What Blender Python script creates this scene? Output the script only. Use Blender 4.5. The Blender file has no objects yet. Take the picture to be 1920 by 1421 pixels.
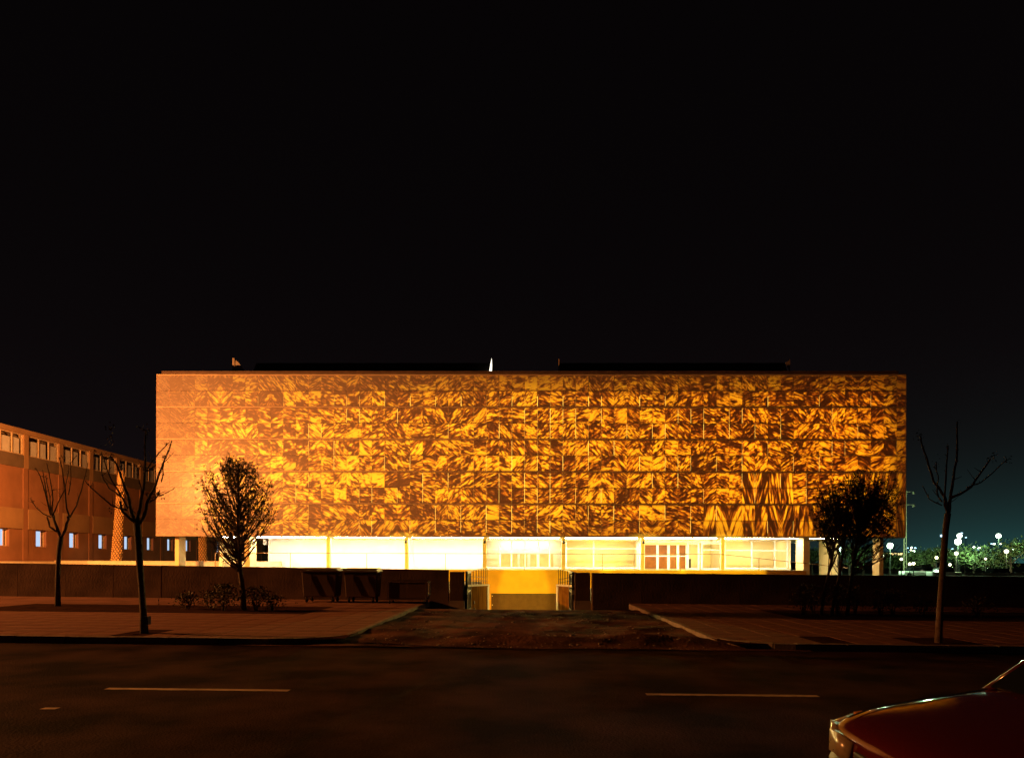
import bpy, bmesh, math, random
from mathutils import Vector, Matrix, noise as mnoise

R = math.radians
S = bpy.context.scene
COL = S.collection
rnd = random.Random(11)

# ------------------------------------------------------------------ camera
F, VX, HY, EYE = 1300.0, 983.0, 1052.0, 1.7
cam_d = bpy.data.cameras.new('camera')
cam = bpy.data.objects.new('camera', cam_d); COL.objects.link(cam)
cam.location = (0, 0, EYE)
cam.rotation_euler = (R(90), R(-0.16), 0)
cam_d.sensor_width = 36.0
cam_d.lens = 36.0 * F / 1920.0
cam_d.shift_x = (960 - VX) / 1920.0
cam_d.shift_y = (HY - 710.5) / 1920.0
cam_d.clip_start = 0.1
cam_d.clip_end = 4000
S.camera = cam

# ------------------------------------------------------------------ world: night sky with a town's glow on the right
W = bpy.data.worlds.new('World'); S.world = W; W.use_nodes = True
def world():
    nt = W.node_tree; nt.nodes.clear()
    N = lambda t: nt.nodes.new(t)
    L = nt.links.new
    out = N('ShaderNodeOutputWorld'); bg = N('ShaderNodeBackground'); L(bg.outputs[0], out.inputs[0])
    tc = N('ShaderNodeTexCoord'); sp = N('ShaderNodeSeparateXYZ'); L(tc.outputs['Generated'], sp.inputs[0])
    def M(op, a, b=None):
        m = N('ShaderNodeMath'); m.operation = op
        for i, v in enumerate((a, b)):
            if v is None: continue
            if isinstance(v, (int, float)): m.inputs[i].default_value = v
            else: L(v, m.inputs[i])
        return m.outputs[0]
    az = M('ARCTAN2', sp.outputs[0], sp.outputs[1])
    el = M('MAXIMUM', M('ARCSINE', sp.outputs[2]), 0.0)
    dz = M('DIVIDE', M('SUBTRACT', az, R(36)), R(13))
    ga = M('EXPONENT', M('MULTIPLY', M('MULTIPLY', dz, dz), -1.0))
    ge = M('EXPONENT', M('DIVIDE', el, -R(2.8)))
    glow = M('MULTIPLY', ga, ge)
    gw = M('EXPONENT', M('DIVIDE', el, -R(10)))
    def sc(v, c):
        m = N('ShaderNodeVectorMath'); m.operation = 'SCALE'; m.inputs[0].default_value = c; L(v, m.inputs['Scale']); return m.outputs[0]
    def add(a, b):
        m = N('ShaderNodeVectorMath'); m.operation = 'ADD'; L(a, m.inputs[0])
        if isinstance(b, tuple): m.inputs[1].default_value = b
        else: L(b, m.inputs[1])
        return m.outputs[0]
    c = add(add(sc(glow, (0.008, 0.066, 0.063)), sc(gw, (0.0072, 0.0046, 0.0052))), (0.0016, 0.0011, 0.0013))
    L(c, bg.inputs[0]); bg.inputs[1].default_value = 1.0
world()
S.view_settings.view_transform = 'Standard'
S.view_settings.look = 'None'
S.view_settings.exposure = 0.0
S.view_settings.gamma = 1.0
S.cycles.use_denoising = True
S.cycles.sample_clamp_indirect = 4.0
S.cycles.max_bounces = 6
S.cycles.transparent_max_bounces = 12
S.cycles.caustics_reflective = False
S.cycles.caustics_refractive = False

SODIUM = (1.0, 0.325, 0.07)
# light strengths
P_LEFT, P_STREET = 45000, 112000
P_ADDED_FLOOD = 23000
B_MARBLE, B_STRIP = 2.55, 135.0

# ------------------------------------------------------------------ helpers
def gz(x): return -0.0077 * x
def P(px, py, d): return Vector(((px - VX) * d / F, d, EYE - (py - HY) * d / F))

def tag(o, label=None, cat=None, group=None, kind=None):
    if label: o['label'] = label
    if cat: o['category'] = cat
    if group: o['group'] = group
    if kind: o['kind'] = kind
    return o
def empty(name, loc=(0, 0, 0), rz=0.0, label=None, cat=None, group=None, kind=None):
    o = bpy.data.objects.new(name, None); COL.objects.link(o)
    o.location = loc; o.rotation_euler = (0, 0, rz); o.empty_display_size = 0.3
    return tag(o, label, cat, group, kind)

class MB:
    def __init__(s): s.v = []; s.f = []; s.uv = None; s.mi = []; s.m = 0
    def face(s, pts, uv=None):
        b = len(s.v); s.v += [tuple(p) for p in pts]; s.f.append(tuple(range(b, b + len(pts)))); s.mi.append(s.m)
    def box(s, x0, x1, y0, y1, z0, z1, fx=None):
        b = len(s.v)
        c = [(x0,y0,z0),(x1,y0,z0),(x1,y1,z0),(x0,y1,z0),(x0,y0,z1),(x1,y0,z1),(x1,y1,z1),(x0,y1,z1)]
        if fx: c = [fx(*p) for p in c]
        s.v += [tuple(p) for p in c]
        for f in ((3,2,1,0),(4,5,6,7),(0,1,5,4),(1,2,6,5),(2,3,7,6),(3,0,4,7)):
            s.f.append(tuple(b + i for i in f)); s.mi.append(s.m)
        return s
    def tube(s, pts, rad, n=6, cap=True):
        pts = [Vector(p) for p in pts]
        if not isinstance(rad, (list, tuple)): rad = [rad] * len(pts)
        b = len(s.v); prev = None
        for i, p in enumerate(pts):
            t = (pts[min(i + 1, len(pts) - 1)] - pts[max(i - 1, 0)])
            if t.length < 1e-9: t = Vector((0, 0, 1))
            t.normalize()
            if prev is None:
                a = Vector((1, 0, 0)) if abs(t.x) < .8 else Vector((0, 1, 0))
                u = (a - t * a.dot(t)).normalized()
            else:
                u = (prev - t * prev.dot(t)); u = u.normalized() if u.length > 1e-6 else t.orthogonal().normalized()
            prev = u; w = t.cross(u)
            for k in range(n):
                A = 2 * math.pi * k / n
                s.v.append(tuple(p + (u * math.cos(A) + w * math.sin(A)) * rad[i]))
        for i in range(len(pts) - 1):
            for k in range(n):
                k2 = (k + 1) % n
                s.f.append((b + i*n + k, b + i*n + k2, b + (i+1)*n + k2, b + (i+1)*n + k)); s.mi.append(s.m)
        if cap:
            s.f.append(tuple(b + k for k in reversed(range(n)))); s.mi.append(s.m)
            s.f.append(tuple(b + (len(pts)-1)*n + k for k in range(n))); s.mi.append(s.m)
        return s
    def ball(s, c, r, nu=10, nv=6, sq=1.0):
        b = len(s.v); c = Vector(c)
        for j in range(nv + 1):
            ph = math.pi * j / nv
            for i in range(nu):
                th = 2 * math.pi * i / nu
                s.v.append((c.x + r*math.sin(ph)*math.cos(th), c.y + r*math.sin(ph)*math.sin(th), c.z + sq*r*math.cos(ph)))
        for j in range(nv):
            for i in range(nu):
                i2 = (i + 1) % nu
                s.f.append((b+j*nu+i, b+(j+1)*nu+i, b+(j+1)*nu+i2, b+j*nu+i2)); s.mi.append(s.m)
        return s
    def build(s, name, mat, parent=None, smooth=False, loc=None, bevel=0.0):
        me = bpy.data.meshes.new(name); me.from_pydata(s.v, [], s.f); me.update()
        for m in (mat if isinstance(mat, (list, tuple)) else [mat]): me.materials.append(m)
        if isinstance(mat, (list, tuple)): me.polygons.foreach_set('material_index', s.mi)
        if smooth: me.polygons.foreach_set('use_smooth', [True] * len(me.polygons))
        o = bpy.data.objects.new(name, me); COL.objects.link(o)
        if parent: o.parent = parent
        if loc: o.location = loc
        if bevel:
            bv = o.modifiers.new('bevel', 'BEVEL'); bv.width = bevel; bv.segments = 2; bv.limit_method = 'ANGLE'
        return o

# ------------------------------------------------------------------ materials
def mat(name, col, rough=0.8, var=0.15, scale=3.0, bump=0.0, bscale=None, spec=0.3, metal=0.0, detail=5.0, col2=None, contrast=(0.35, 0.65)):
    m = bpy.data.materials.new(name); m.use_nodes = True
    nt = m.node_tree; b = nt.nodes['Principled BSDF']; L = nt.links.new
    b.inputs['Roughness'].default_value = rough; b.inputs['Metallic'].default_value = metal
    b.inputs['Specular IOR Level'].default_value = spec
    tc = nt.nodes.new('ShaderNodeTexCoord')
    nz = nt.nodes.new('ShaderNodeTexNoise'); nz.inputs['Scale'].default_value = scale; nz.inputs['Detail'].default_value = detail
    L(tc.outputs['Object'], nz.inputs['Vector'])
    rp = nt.nodes.new('ShaderNodeValToRGB'); L(nz.outputs['Fac'], rp.inputs[0])
    c1 = tuple(c * (1 - var) for c in col); c2 = col2 or tuple(min(1, c * (1 + var)) for c in col)
    rp.color_ramp.elements[0].position = contrast[0]; rp.color_ramp.elements[1].position = contrast[1]
    rp.color_ramp.elements[0].color = (*c1, 1); rp.color_ramp.elements[1].color = (*c2, 1)
    L(rp.outputs[0], b.inputs['Base Color'])
    if bump:
        n2 = nt.nodes.new('ShaderNodeTexNoise'); n2.inputs['Scale'].default_value = bscale or scale * 6; n2.inputs['Detail'].default_value = 4
        L(tc.outputs['Object'], n2.inputs['Vector'])
        bp = nt.nodes.new('ShaderNodeBump'); bp.inputs['Strength'].default_value = bump; bp.inputs['Distance'].default_value = 0.05
        L(n2.outputs['Fac'], bp.inputs['Height']); L(bp.outputs[0], b.inputs['Normal'])
    return m
def emis(name, col, strength):
    m = bpy.data.materials.new(name); m.use_nodes = True
    nt = m.node_tree; nt.nodes.clear()
    o = nt.nodes.new('ShaderNodeOutputMaterial'); e = nt.nodes.new('ShaderNodeEmission')
    e.inputs[0].default_value = (*col, 1); e.inputs[1].default_value = strength
    nt.links.new(e.outputs[0], o.inputs[0]); return m
def glass(name, tint=(0.9, 0.95, 0.95), ior=1.45):
    m = bpy.data.materials.new(name); m.use_nodes = True
    nt = m.node_tree; nt.nodes.clear(); L = nt.links.new
    o = nt.nodes.new('ShaderNodeOutputMaterial'); mx = nt.nodes.new('ShaderNodeMixShader')
    lw = nt.nodes.new('ShaderNodeLayerWeight'); lw.inputs[0].default_value = 0.5
    pw_ = nt.nodes.new('ShaderNodeMath'); pw_.operation = 'POWER'; pw_.inputs[1].default_value = 5.0; L(lw.outputs['Facing'], pw_.inputs[0])
    fr = nt.nodes.new('ShaderNodeMath'); fr.operation = 'MULTIPLY_ADD'; fr.inputs[1].default_value = 0.6; fr.inputs[2].default_value = 0.05; L(pw_.outputs[0], fr.inputs[0])
    t = nt.nodes.new('ShaderNodeBsdfTransparent'); t.inputs[0].default_value = (*tint, 1)
    g = nt.nodes.new('ShaderNodeBsdfGlossy'); g.inputs['Roughness'].default_value = 0.03
    L(fr.outputs[0], mx.inputs[0]); L(t.outputs[0], mx.inputs[1]); L(g.outputs[0], mx.inputs[2]); L(mx.outputs[0], o.inputs[0])
    return m
def marble():
    m = bpy.data.materials.new('translucent_marble'); m.use_nodes = True
    nt = m.node_tree; nt.nodes.clear(); L = nt.links.new
    N = nt.nodes.new
    def M(op, a, b=None, c=None):
        n = N('ShaderNodeMath'); n.operation = op
        for i, v in enumerate((a, b, c)):
            if v is None: continue
            if isinstance(v, (int, float)): n.inputs[i].default_value = v
            else: L(v, n.inputs[i])
        return n.outputs[0]
    out = N('ShaderNodeOutputMaterial')
    uv = N('ShaderNodeUVMap'); uv.uv_map = 'vein'
    at = N('ShaderNodeAttribute'); at.attribute_name = 'stone'
    sp = N('ShaderNodeSeparateColor'); L(at.outputs['Color'], sp.inputs[0])
    bias, bright, crack, red = sp.outputs[0], sp.outputs[1], sp.outputs[2], at.outputs['Alpha']
    n1 = N('ShaderNodeTexNoise'); n1.inputs['Scale'].default_value = 1.0; n1.inputs['Detail'].default_value = 5.0
    n1.inputs['Roughness'].default_value = 0.57; n1.inputs['Distortion'].default_value = 0.75
    L(uv.outputs[0], n1.inputs['Vector'])
    n0 = N('ShaderNodeTexNoise'); n0.inputs['Scale'].default_value = 0.33; n0.inputs['Detail'].default_value = 2.0
    L(uv.outputs[0], n0.inputs['Vector'])
    wv = N('ShaderNodeTexNoise'); wv.inputs['Scale'].default_value = 0.9; wv.inputs['Detail'].default_value = 3.0
    L(uv.outputs[0], wv.inputs['Vector'])
    wm = N('ShaderNodeVectorMath'); wm.operation = 'MULTIPLY_ADD'; L(wv.outputs['Color'], wm.inputs[0]); wm.inputs[1].default_value = (0.8, 0.8, 0.8); L(uv.outputs[0], wm.inputs[2])
    vo = N('ShaderNodeTexVoronoi'); vo.feature = 'DISTANCE_TO_EDGE'; vo.inputs['Scale'].default_value = 1.0; L(wm.outputs[0], vo.inputs['Vector'])
    isl = M('MINIMUM', M('MULTIPLY', vo.outputs['Distance'], 3.0), 1.0)
    v = M('ADD', M('MULTIPLY', n1.outputs['Fac'], 1.05), M('MULTIPLY', n0.outputs['Fac'], 0.75))
    v = M('ADD', v, M('MULTIPLY', isl, 0.20))
    v = M('ADD', v, M('SUBTRACT', bias, 1.042))
    # thin dark cracks
    tcs = N('ShaderNodeTexNoise'); tcs.inputs['Scale'].default_value = 0.42; tcs.inputs['Detail'].default_value = 3.0; tcs.inputs['Distortion'].default_value = 1.6
    uv2 = N('ShaderNodeUVMap'); uv2.uv_map = 'flat'
    L(uv2.outputs[0], tcs.inputs['Vector'])
    tcs.inputs['Scale'].default_value = 1.5
    cr = M('ABSOLUTE', M('SUBTRACT', tcs.outputs['Fac'], 0.5))
    cr = M('SUBTRACT', 1.0, M('MINIMUM', M('DIVIDE', cr, 0.018), 1.0))
    v = M('SUBTRACT', v, M('MULTIPLY', M('MULTIPLY', cr, crack), 0.35))
    rp = N('ShaderNodeValToRGB'); L(v, rp.inputs[0])
    e = rp.color_ramp.elements
    e[0].position = 0.43; e[0].color = (0.022, 0.006, 0.001, 1)
    e[1].position = 0.65; e[1].color = (0.78, 0.52, 0.045, 1)
    for p, c in ((0.478, (0.10, 0.025, 0.004, 1)), (0.512, (0.21, 0.062, 0.006, 1)), (0.572, (0.38, 0.145, 0.011, 1))):
        k = e.new(p); k.color = c
    # redder stone on some panels
    mr = N('ShaderNodeMix'); mr.data_type = 'RGBA'; mr.blend_type = 'MULTIPLY'
    L(red, mr.inputs[0]); L(rp.outputs[0], mr.inputs[6]); mr.inputs[7].default_value = (0.85, 0.52, 0.40, 1)
    sc = N('ShaderNodeVectorMath'); sc.operation = 'SCALE'; L(mr.outputs[2], sc.inputs[0]); L(bright, sc.inputs['Scale'])
    tr = N('ShaderNodeBsdfTranslucent'); L(sc.outputs[0], tr.inputs[0])
    # reflected colour: pale honey stone with the same veins, weaker
    rp2 = N('ShaderNodeValToRGB'); L(v, rp2.inputs[0])
    f = rp2.color_ramp.elements
    f[0].position = 0.36; f[0].color = (0.285, 0.222, 0.185, 1); f[1].position = 0.58; f[1].color = (0.335, 0.275, 0.235, 1)
    df = N('ShaderNodeBsdfDiffuse'); L(rp2.outputs[0], df.inputs[0])
    ad = N('ShaderNodeAddShader'); L(tr.outputs[0], ad.inputs[0]); L(df.outputs[0], ad.inputs[1])
    gl = N('ShaderNodeBsdfGlossy'); gl.inputs['Roughness'].default_value = 0.35
    mx = N('ShaderNodeMixShader'); mx.inputs[0].default_value = 0.03
    L(ad.outputs[0], mx.inputs[1]); L(gl.outputs[0], mx.inputs[2])
    L(mx.outputs[0], out.inputs[0])
    return m

M_marble = marble()
M_ledge = mat('pale_ledge_metal', (0.60, 0.46, 0.33), 0.5, 0.08, 2.0)
M_metal = mat('brown_metal_trim', (0.42, 0.31, 0.22), 0.5, 0.1, 2.0)
M_dark = mat('dark_metal', (0.03, 0.03, 0.032), 0.55, 0.2, 6.0)
M_roof = mat('dark_roof_sheet', (0.025, 0.02, 0.02), 0.7, 0.2, 1.5)
M_parapet = mat('dark_parapet', (0.13, 0.085, 0.065), 0.7, 0.15, 1.5)
M_fin = mat('grey_fin_plate', (0.35, 0.30, 0.26), 0.6, 0.1, 2.0)
M_white = mat('white_painted_wall', (0.80, 0.80, 0.80), 0.7, 0.03, 0.7)
M_frame = mat('white_frame', (0.80, 0.79, 0.76), 0.5, 0.03, 2.0)
M_ochre = mat('ochre_render', (0.72, 0.44, 0.055), 0.85, 0.07, 0.9, 0.1, 12)
M_ochre_dimmed = mat('dimmed_ochre_render', (0.26, 0.125, 0.02), 1.0, 0.3, 0.8, 0.2, 10, spec=0.0)  # ochre copy with shade put into its colour, so the copings look lit
M_counter = mat('tan_counter_panel', (0.55, 0.38, 0.20), 0.7, 0.12, 1.2)
M_cream = mat('cream_interior', (0.82, 0.72, 0.45), 0.8, 0.07, 0.6)
M_col = mat('cream_column_paint', (0.80, 0.68, 0.36), 0.7, 0.05, 1.0)
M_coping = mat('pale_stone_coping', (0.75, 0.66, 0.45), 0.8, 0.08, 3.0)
M_door = mat('varnished_door', (0.12, 0.037, 0.003), 0.5, 0.18, 2.5)
M_shutter = mat('ribbed_garage_steel', (0.12, 0.062, 0.034), 0.7, 0.1, 3.0)
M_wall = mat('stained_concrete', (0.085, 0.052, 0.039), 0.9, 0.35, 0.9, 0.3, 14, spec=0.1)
M_brick = mat('red_brown_brick', (0.27, 0.132, 0.073), 0.9, 0.15, 0.45, 0.15, 20)
M_beige = mat('beige_brick', (0.32, 0.20, 0.105), 0.9, 0.1, 0.6, 0.15, 20)
M_grey = mat('grey_sill_panel', (0.14, 0.105, 0.075), 0.8, 0.1, 1.0)
M_winframe = mat('light_window_frame', (0.52, 0.40, 0.27), 0.6, 0.05, 2.0)
M_blind = mat('pale_roller_blind', (0.74, 0.68, 0.68), 0.8, 0.06, 1.5)
M_room = mat('dim_room', (0.32, 0.22, 0.16), 0.9, 0.1, 1.0)
M_asphalt = mat('worn_asphalt', (0.034, 0.017, 0.012), 0.75, 0.75, 0.8, 0.5, 40, spec=0.04, detail=9, contrast=(0.38, 0.64))
M_paint = mat('road_paint', (0.50, 0.40, 0.30), 0.75, 0.25, 7.0)
M_slab = mat('paving_slab', (0.235, 0.112, 0.082), 0.88, 0.2, 1.3, 0.25, 30, spec=0.12)
M_mortar = mat('paving_bed', (0.055, 0.03, 0.022), 0.95, 0.2, 4.0, spec=0.0)
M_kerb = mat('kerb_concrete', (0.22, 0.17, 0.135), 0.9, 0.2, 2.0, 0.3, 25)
M_soil = mat('dark_soil', (0.026, 0.016, 0.012), 0.97, 0.5, 1.6, 0.8, 16, spec=0.0)
M_dirt = mat('driveway_dirt', (0.10, 0.046, 0.029), 0.95, 0.62, 0.75, 0.8, 14, detail=8, contrast=(0.40, 0.60), spec=0.06)
M_yard = mat('bare_earth', (0.16, 0.12, 0.08), 0.95, 0.3, 1.0, 0.5, 8)
M_stone = mat('loose_stone', (0.26, 0.21, 0.17), 0.85, 0.3, 9.0)
M_ground = mat('far_ground', (0.07, 0.075, 0.055), 0.95, 0.4, 0.06, 0.2, 1.0)
M_bark = mat('grey_bark', (0.085, 0.062, 0.045), 0.9, 0.35, 14.0, 0.6, 40)
M_palebark = mat('pale_bark', (0.16, 0.11, 0.08), 0.9, 0.3, 12.0, 0.5, 40)
M_leaf = mat('dry_leaf', (0.11, 0.085, 0.035), 0.7, 0.3, 8.0)
M_needle = mat('pine_needle', (0.030, 0.034, 0.016), 0.8, 0.35, 3.0)
M_shrub = mat('shrub_leaf', (0.06, 0.055, 0.022), 0.55, 0.35, 5.0)
M_farleaf = mat('park_leaf', (0.07, 0.095, 0.03), 0.8, 0.4, 0.8)
M_palm = mat('palm_leaf_base', (0.66, 0.42, 0.16), 0.85, 0.25, 6.0)
M_palmcore = mat('palm_trunk_fibre', (0.12, 0.07, 0.035), 0.95, 0.3, 8.0)
M_bin = mat('bin_plastic', (0.075, 0.042, 0.033), 0.6, 0.2, 1.2)
M_binlid = mat('bin_lid_plastic', (0.05, 0.03, 0.025), 0.5, 0.15, 2.0)
M_rubber = mat('black_rubber', (0.02, 0.02, 0.02), 0.8, 0.2, 8.0)
M_steel = mat('galvanised_steel', (0.38, 0.38, 0.34), 0.4, 0.15, 6.0, metal=0.7)
M_car = mat('red_car_paint', (0.065, 0.006, 0.005), 0.1, 0.05, 1.0, spec=0.5)
M_bumper = mat('car_bumper_plastic', (0.07, 0.055, 0.045), 0.55, 0.1, 3.0)
M_carglass = mat('dark_car_glass', (0.01, 0.011, 0.012), 0.08, 0.1, 1.0, spec=0.7)
M_lens = mat('headlamp_lens', (0.24, 0.18, 0.11), 0.25, 0.12, 30.0, spec=0.7)
M_amber = mat('amber_indicator', (0.60, 0.22, 0.03), 0.3, 0.1, 20.0, spec=0.7)
M_pole = mat('painted_lamp_pole', (0.035, 0.04, 0.035), 0.6, 0.15, 4.0)
M_mast = mat('pale_mast_steel', (0.55, 0.52, 0.34), 0.5, 0.1, 3.0)
M_glass = glass('clear_glass')
E_marble = emis('backlight_tubes', (1.0, 0.60, 0.09), B_MARBLE)
E_strip = emis('soffit_tubes', (1.0, 0.83, 0.52), B_STRIP)
E_room = emis('room_ceiling_light', (1.0, 0.84, 0.50), 22.0)
E_blue = emis('lit_blue_window', (0.52, 0.68, 0.93), 1.0)
E_monitor = emis('lit_skylight_glass', (1.0, 0.90, 0.72), 2.2)
E_added_flood = emis('added_flood_lens', (1, .62, .1), 8.0)
E_sodium = emis('sodium_lamp', SODIUM, 60.0)
E_green = emis('mercury_globe', (0.72, 1.0, 0.70), 14.0)
E_yel = emis('warm_globe', (1.0, 0.95, 0.55), 7.0)
E_cyan = emis('cool_lamp', (0.45, 0.80, 1.0), 3.0)
E_warmwin = emis('lit_kiosk_strip', (1.0, 0.72, 0.28), 2.0)

# ================================================================== GROUND
def sheet(name, x0, x1, y0, y1, zf, m, nx=1, ny=1, kind='structure', parent=None):
    b = MB()
    for j in range(ny + 1):
        for i in range(nx + 1):
            x = x0 + (x1 - x0) * i / nx; y = y0 + (y1 - y0) * j / ny
            b.v.append((x, y, zf(x, y)))
    for j in range(ny):
        for i in range(nx):
            a = j * (nx + 1) + i
            b.f.append((a, a + 1, a + nx + 2, a + nx + 1)); b.mi.append(0)
    return tag(b.build(name, m, parent), kind=kind)

KY = 13.6          # kerb line
WY = 27.0          # boundary wall front
road = sheet('road', -160, 160, -40, KY + 0.05, lambda x, y: gz(x), M_asphalt, 4, 1)
ground = sheet('ground', -2500, 2500, 66, 3200, lambda x, y: -0.42, M_ground)
for x0, x1 in ((200, 543), (1212, 1535)):
    a, c = P(x0, 0, 8.95).x, P(x1, 0, 8.95).x
    b = MB(); n = 24
    for i in range(n):          # worn dash: slightly ragged edges
        u0, u1 = a + (c - a) * i / n, a + (c - a) * (i + 1) / n
        w0, w1 = 0.062 + rnd.uniform(-.008, .004), 0.062 + rnd.uniform(-.008, .004)
        b.face([(u0, 8.95 - w0, gz(u0) + .004), (u1, 8.95 - w0, gz(u1) + .004), (u1, 8.95 + w1, gz(u1) + .004), (u0, 8.95 + w1, gz(u0) + .004)])
    b.build('lane_marking', M_paint, road)
b = MB(); a = P(80, 0, 7.75).x
b.face([(a, 7.70, gz(a)+.004), (a+.17, 7.70, gz(a)+.004), (a+.18, 7.79, gz(a)+.004), (a+.01, 7.79, gz(a)+.004)]); b.build('lane_marking', M_paint, road)

# driveway of rough dirt up to the crest, then the ramp falls to the garage
DX0, DX1 = -3.35, 3.75
def drive_z(x, y):
    base = gz(x) + 0.012
    n = mnoise.fractal(Vector((x * 0.9, y * 0.7, 3.1)), 1.0, 2.0, 5)
    edge = max(0.0, min(1.0, (y - KY + 0.2) / 1.0))
    z = base + (0.035 + 0.05 * n) * edge
    z += 0.16 * math.exp(-((x - 2.4) / 1.2) ** 2 - ((y - 14.6) / 0.7) ** 2) * (0.7 + 0.6 * n)
    z += 0.10 * math.exp(-((x + 0.4) / 1.0) ** 2 - ((y - 14.6) / 0.45) ** 2)
    z += 0.09 * math.exp(-((x + 2.8) / 0.9) ** 2 - ((y - 16.0) / 2.0) ** 2)
    if y > 23.6: z += (0.0 - z) * min(1, (y - 23.6) / 0.7)
    return z
driveway = sheet('driveway', -5.6, 5.6, KY - 0.15, 24.3, drive_z, M_dirt, 110, 105)
for p in driveway.data.polygons: p.use_smooth = True
def ramp_z(x, y):
    return -0.1 * (y - 24.3) if y < 28 else -0.37 - 0.19 * (y - 28)
ramp = sheet('ramp', -2.7, 2.3, 24.3, 47.2, ramp_z, M_wall, 1, 40)
tag(sheet('verge', -2.95, 2.6, 24.2, 27.6, lambda x, y: -0.45, M_soil), kind='structure')
# little stones and clods strewn over the dirt
b = MB()
for i in range(420):
    x = rnd.uniform(-3.2, 3.7); y = KY - .1 + rnd.random() ** 1.6 * 9
    r = rnd.choice((.008, .010, .014, .016, .016, .024, .024, .045)) * rnd.uniform(.7, 1.3)
    z = drive_z(x, y) + r * .1; k0 = len(b.v)
    b.ball((x, y, z), r, 6, 3, rnd.uniform(.4, .75))
    for k in range(k0, len(b.v)):
        q = b.v[k]; h = mnoise.noise(Vector(q) * (.9 / r)) * .45 + 1
        b.v[k] = (x + (q[0] - x) * h * 1.2, y + (q[1] - y) * h, z + (q[2] - z) * h)
tag(b.build('loose_stones', M_stone), 'loose stones and clods strewn over the dirt driveway', kind='stuff')

# sidewalks
def in_bed(x, y):
    return (-16.5 < x < -6.2 and 19.6 < y < 23.2)
def in_bed_r(x, y):
    return (8.2 < x < 26 and 19.4 < y < 23.4)
PITS = [(-7.9, 14.45), (6.2, 14.6), (8.5, 14.2)]
def pit(x, y, m=0.0):
    return any(abs(x - a) < .62 + m and abs(y - c) < .62 + m for a, c in PITS)
slabs = []
side = {}
for sgn in (-1, 1):
    xs = (-60.0, -3.6) if sgn < 0 else (3.95, 60.0)
    sd = sheet('sidewalk', xs[0], xs[1], KY + .12, WY + .3, lambda x, y: gz(x) + .123, M_mortar)
    side[sgn] = sd
    T = 0.66
    edge = xs[1] if sgn < 0 else xs[0]
    for i in range(60):
        for j in range(20):
            x0 = edge - .05 - (i + 1) * T if sgn < 0 else edge + .05 + i * T
            y0 = KY + .17 + j * T
            cx, cy = x0 + T / 2, y0 + T / 2
            # round the corner into the driveway
            ex = abs(cx - edge); ey = cy - (KY + .1)
            if ex < 1.5 and ey < 1.5 and math.hypot(1.5 - ex, 1.5 - ey) > 1.35: continue
            if pit(cx, cy) or (in_bed(cx, cy) if sgn < 0 else in_bed_r(cx, cy)): continue
            if y0 + T > WY - .3 and False: continue
            sx = VX + F * cx / cy
            if sx < -60 or sx > 1980: 
                if abs(cx) > 42: continue
            area = (T * F / cy) ** 2 * (1.57 / cy)
            vis = -60 < sx < 1980
            slabs.append((area if vis else 0, sgn, x0, y0))
slabs.sort(key=lambda t: -t[0])
def slab_box(b, x0, y0, o=(0, 0, 0)):
    T = 0.66; g = .014
    dz = rnd.uniform(-.002, .002); tx = rnd.uniform(-.0018, .0018)
    def fx(x, y, z): return (x - o[0], y - o[1], z + gz(x) + dz + tx * (x - x0) - o[2])
    b.box(x0 + g, x0 + T - g, y0 + g, y0 + T - g, .098, .13, fx)
for k, (a, sgn, x0, y0) in enumerate(slabs[:300]):
    b = MB(); o = (x0, y0, 0); slab_box(b, x0, y0, o)
    b.build('paving_slab', M_slab, side[sgn], loc=o)
for sgn in (-1, 1):
    b = MB()
    for (a, s2, x0, y0) in slabs[300:]:
        if s2 == sgn: slab_box(b, x0, y0)
    tag(b.build('paving_slab_field', M_slab, side[sgn]), kind='stuff')
# planting beds and tree pits: soil sunk between the slabs
def soil(x0, x1, y0, y1, h, parent, n=(40, 14)):
    return sheet('planting_soil', x0, x1, y0, y1, lambda x, y: gz(x) + .112 + h * mnoise.noise(Vector((x * 1.7, y * 1.9, 1))), M_soil, n[0], n[1], parent=parent)
soil(-16.9, -5.9, 19.2, 23.4, .03, side[-1])
soil(7.9, 26.3, 19.0, 23.7, .03, side[1])
for a, c in PITS:
    soil(a - .75, a + .75, c - .75, c + .75, .02, side[-1] if a < 0 else side[1], (8, 8))

# mortar infill at the rounded corners
for sgn, ed in ((-1, -3.6), (1, 3.95)):
    b = MB(); cxx = ed + sgn * 1.4; rr = 1.27; n = 8
    pts = [(cxx - sgn * rr * math.cos(R(90 * i / n)), KY + 1.4 - rr * math.sin(R(90 * i / n))) for i in range(n + 1)]
    poly = [(cxx + sgn * .6, KY + 2.0), (cxx - sgn * rr, KY + 2.0)] + pts + [(cxx + sgn * .6, KY + .13)]
    if sgn > 0: poly = poly[::-1]
    b.face([(x, y, gz(x) + .126) for x, y in reversed(poly)]); b.build('corner_infill', M_slab, side[sgn])
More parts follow.
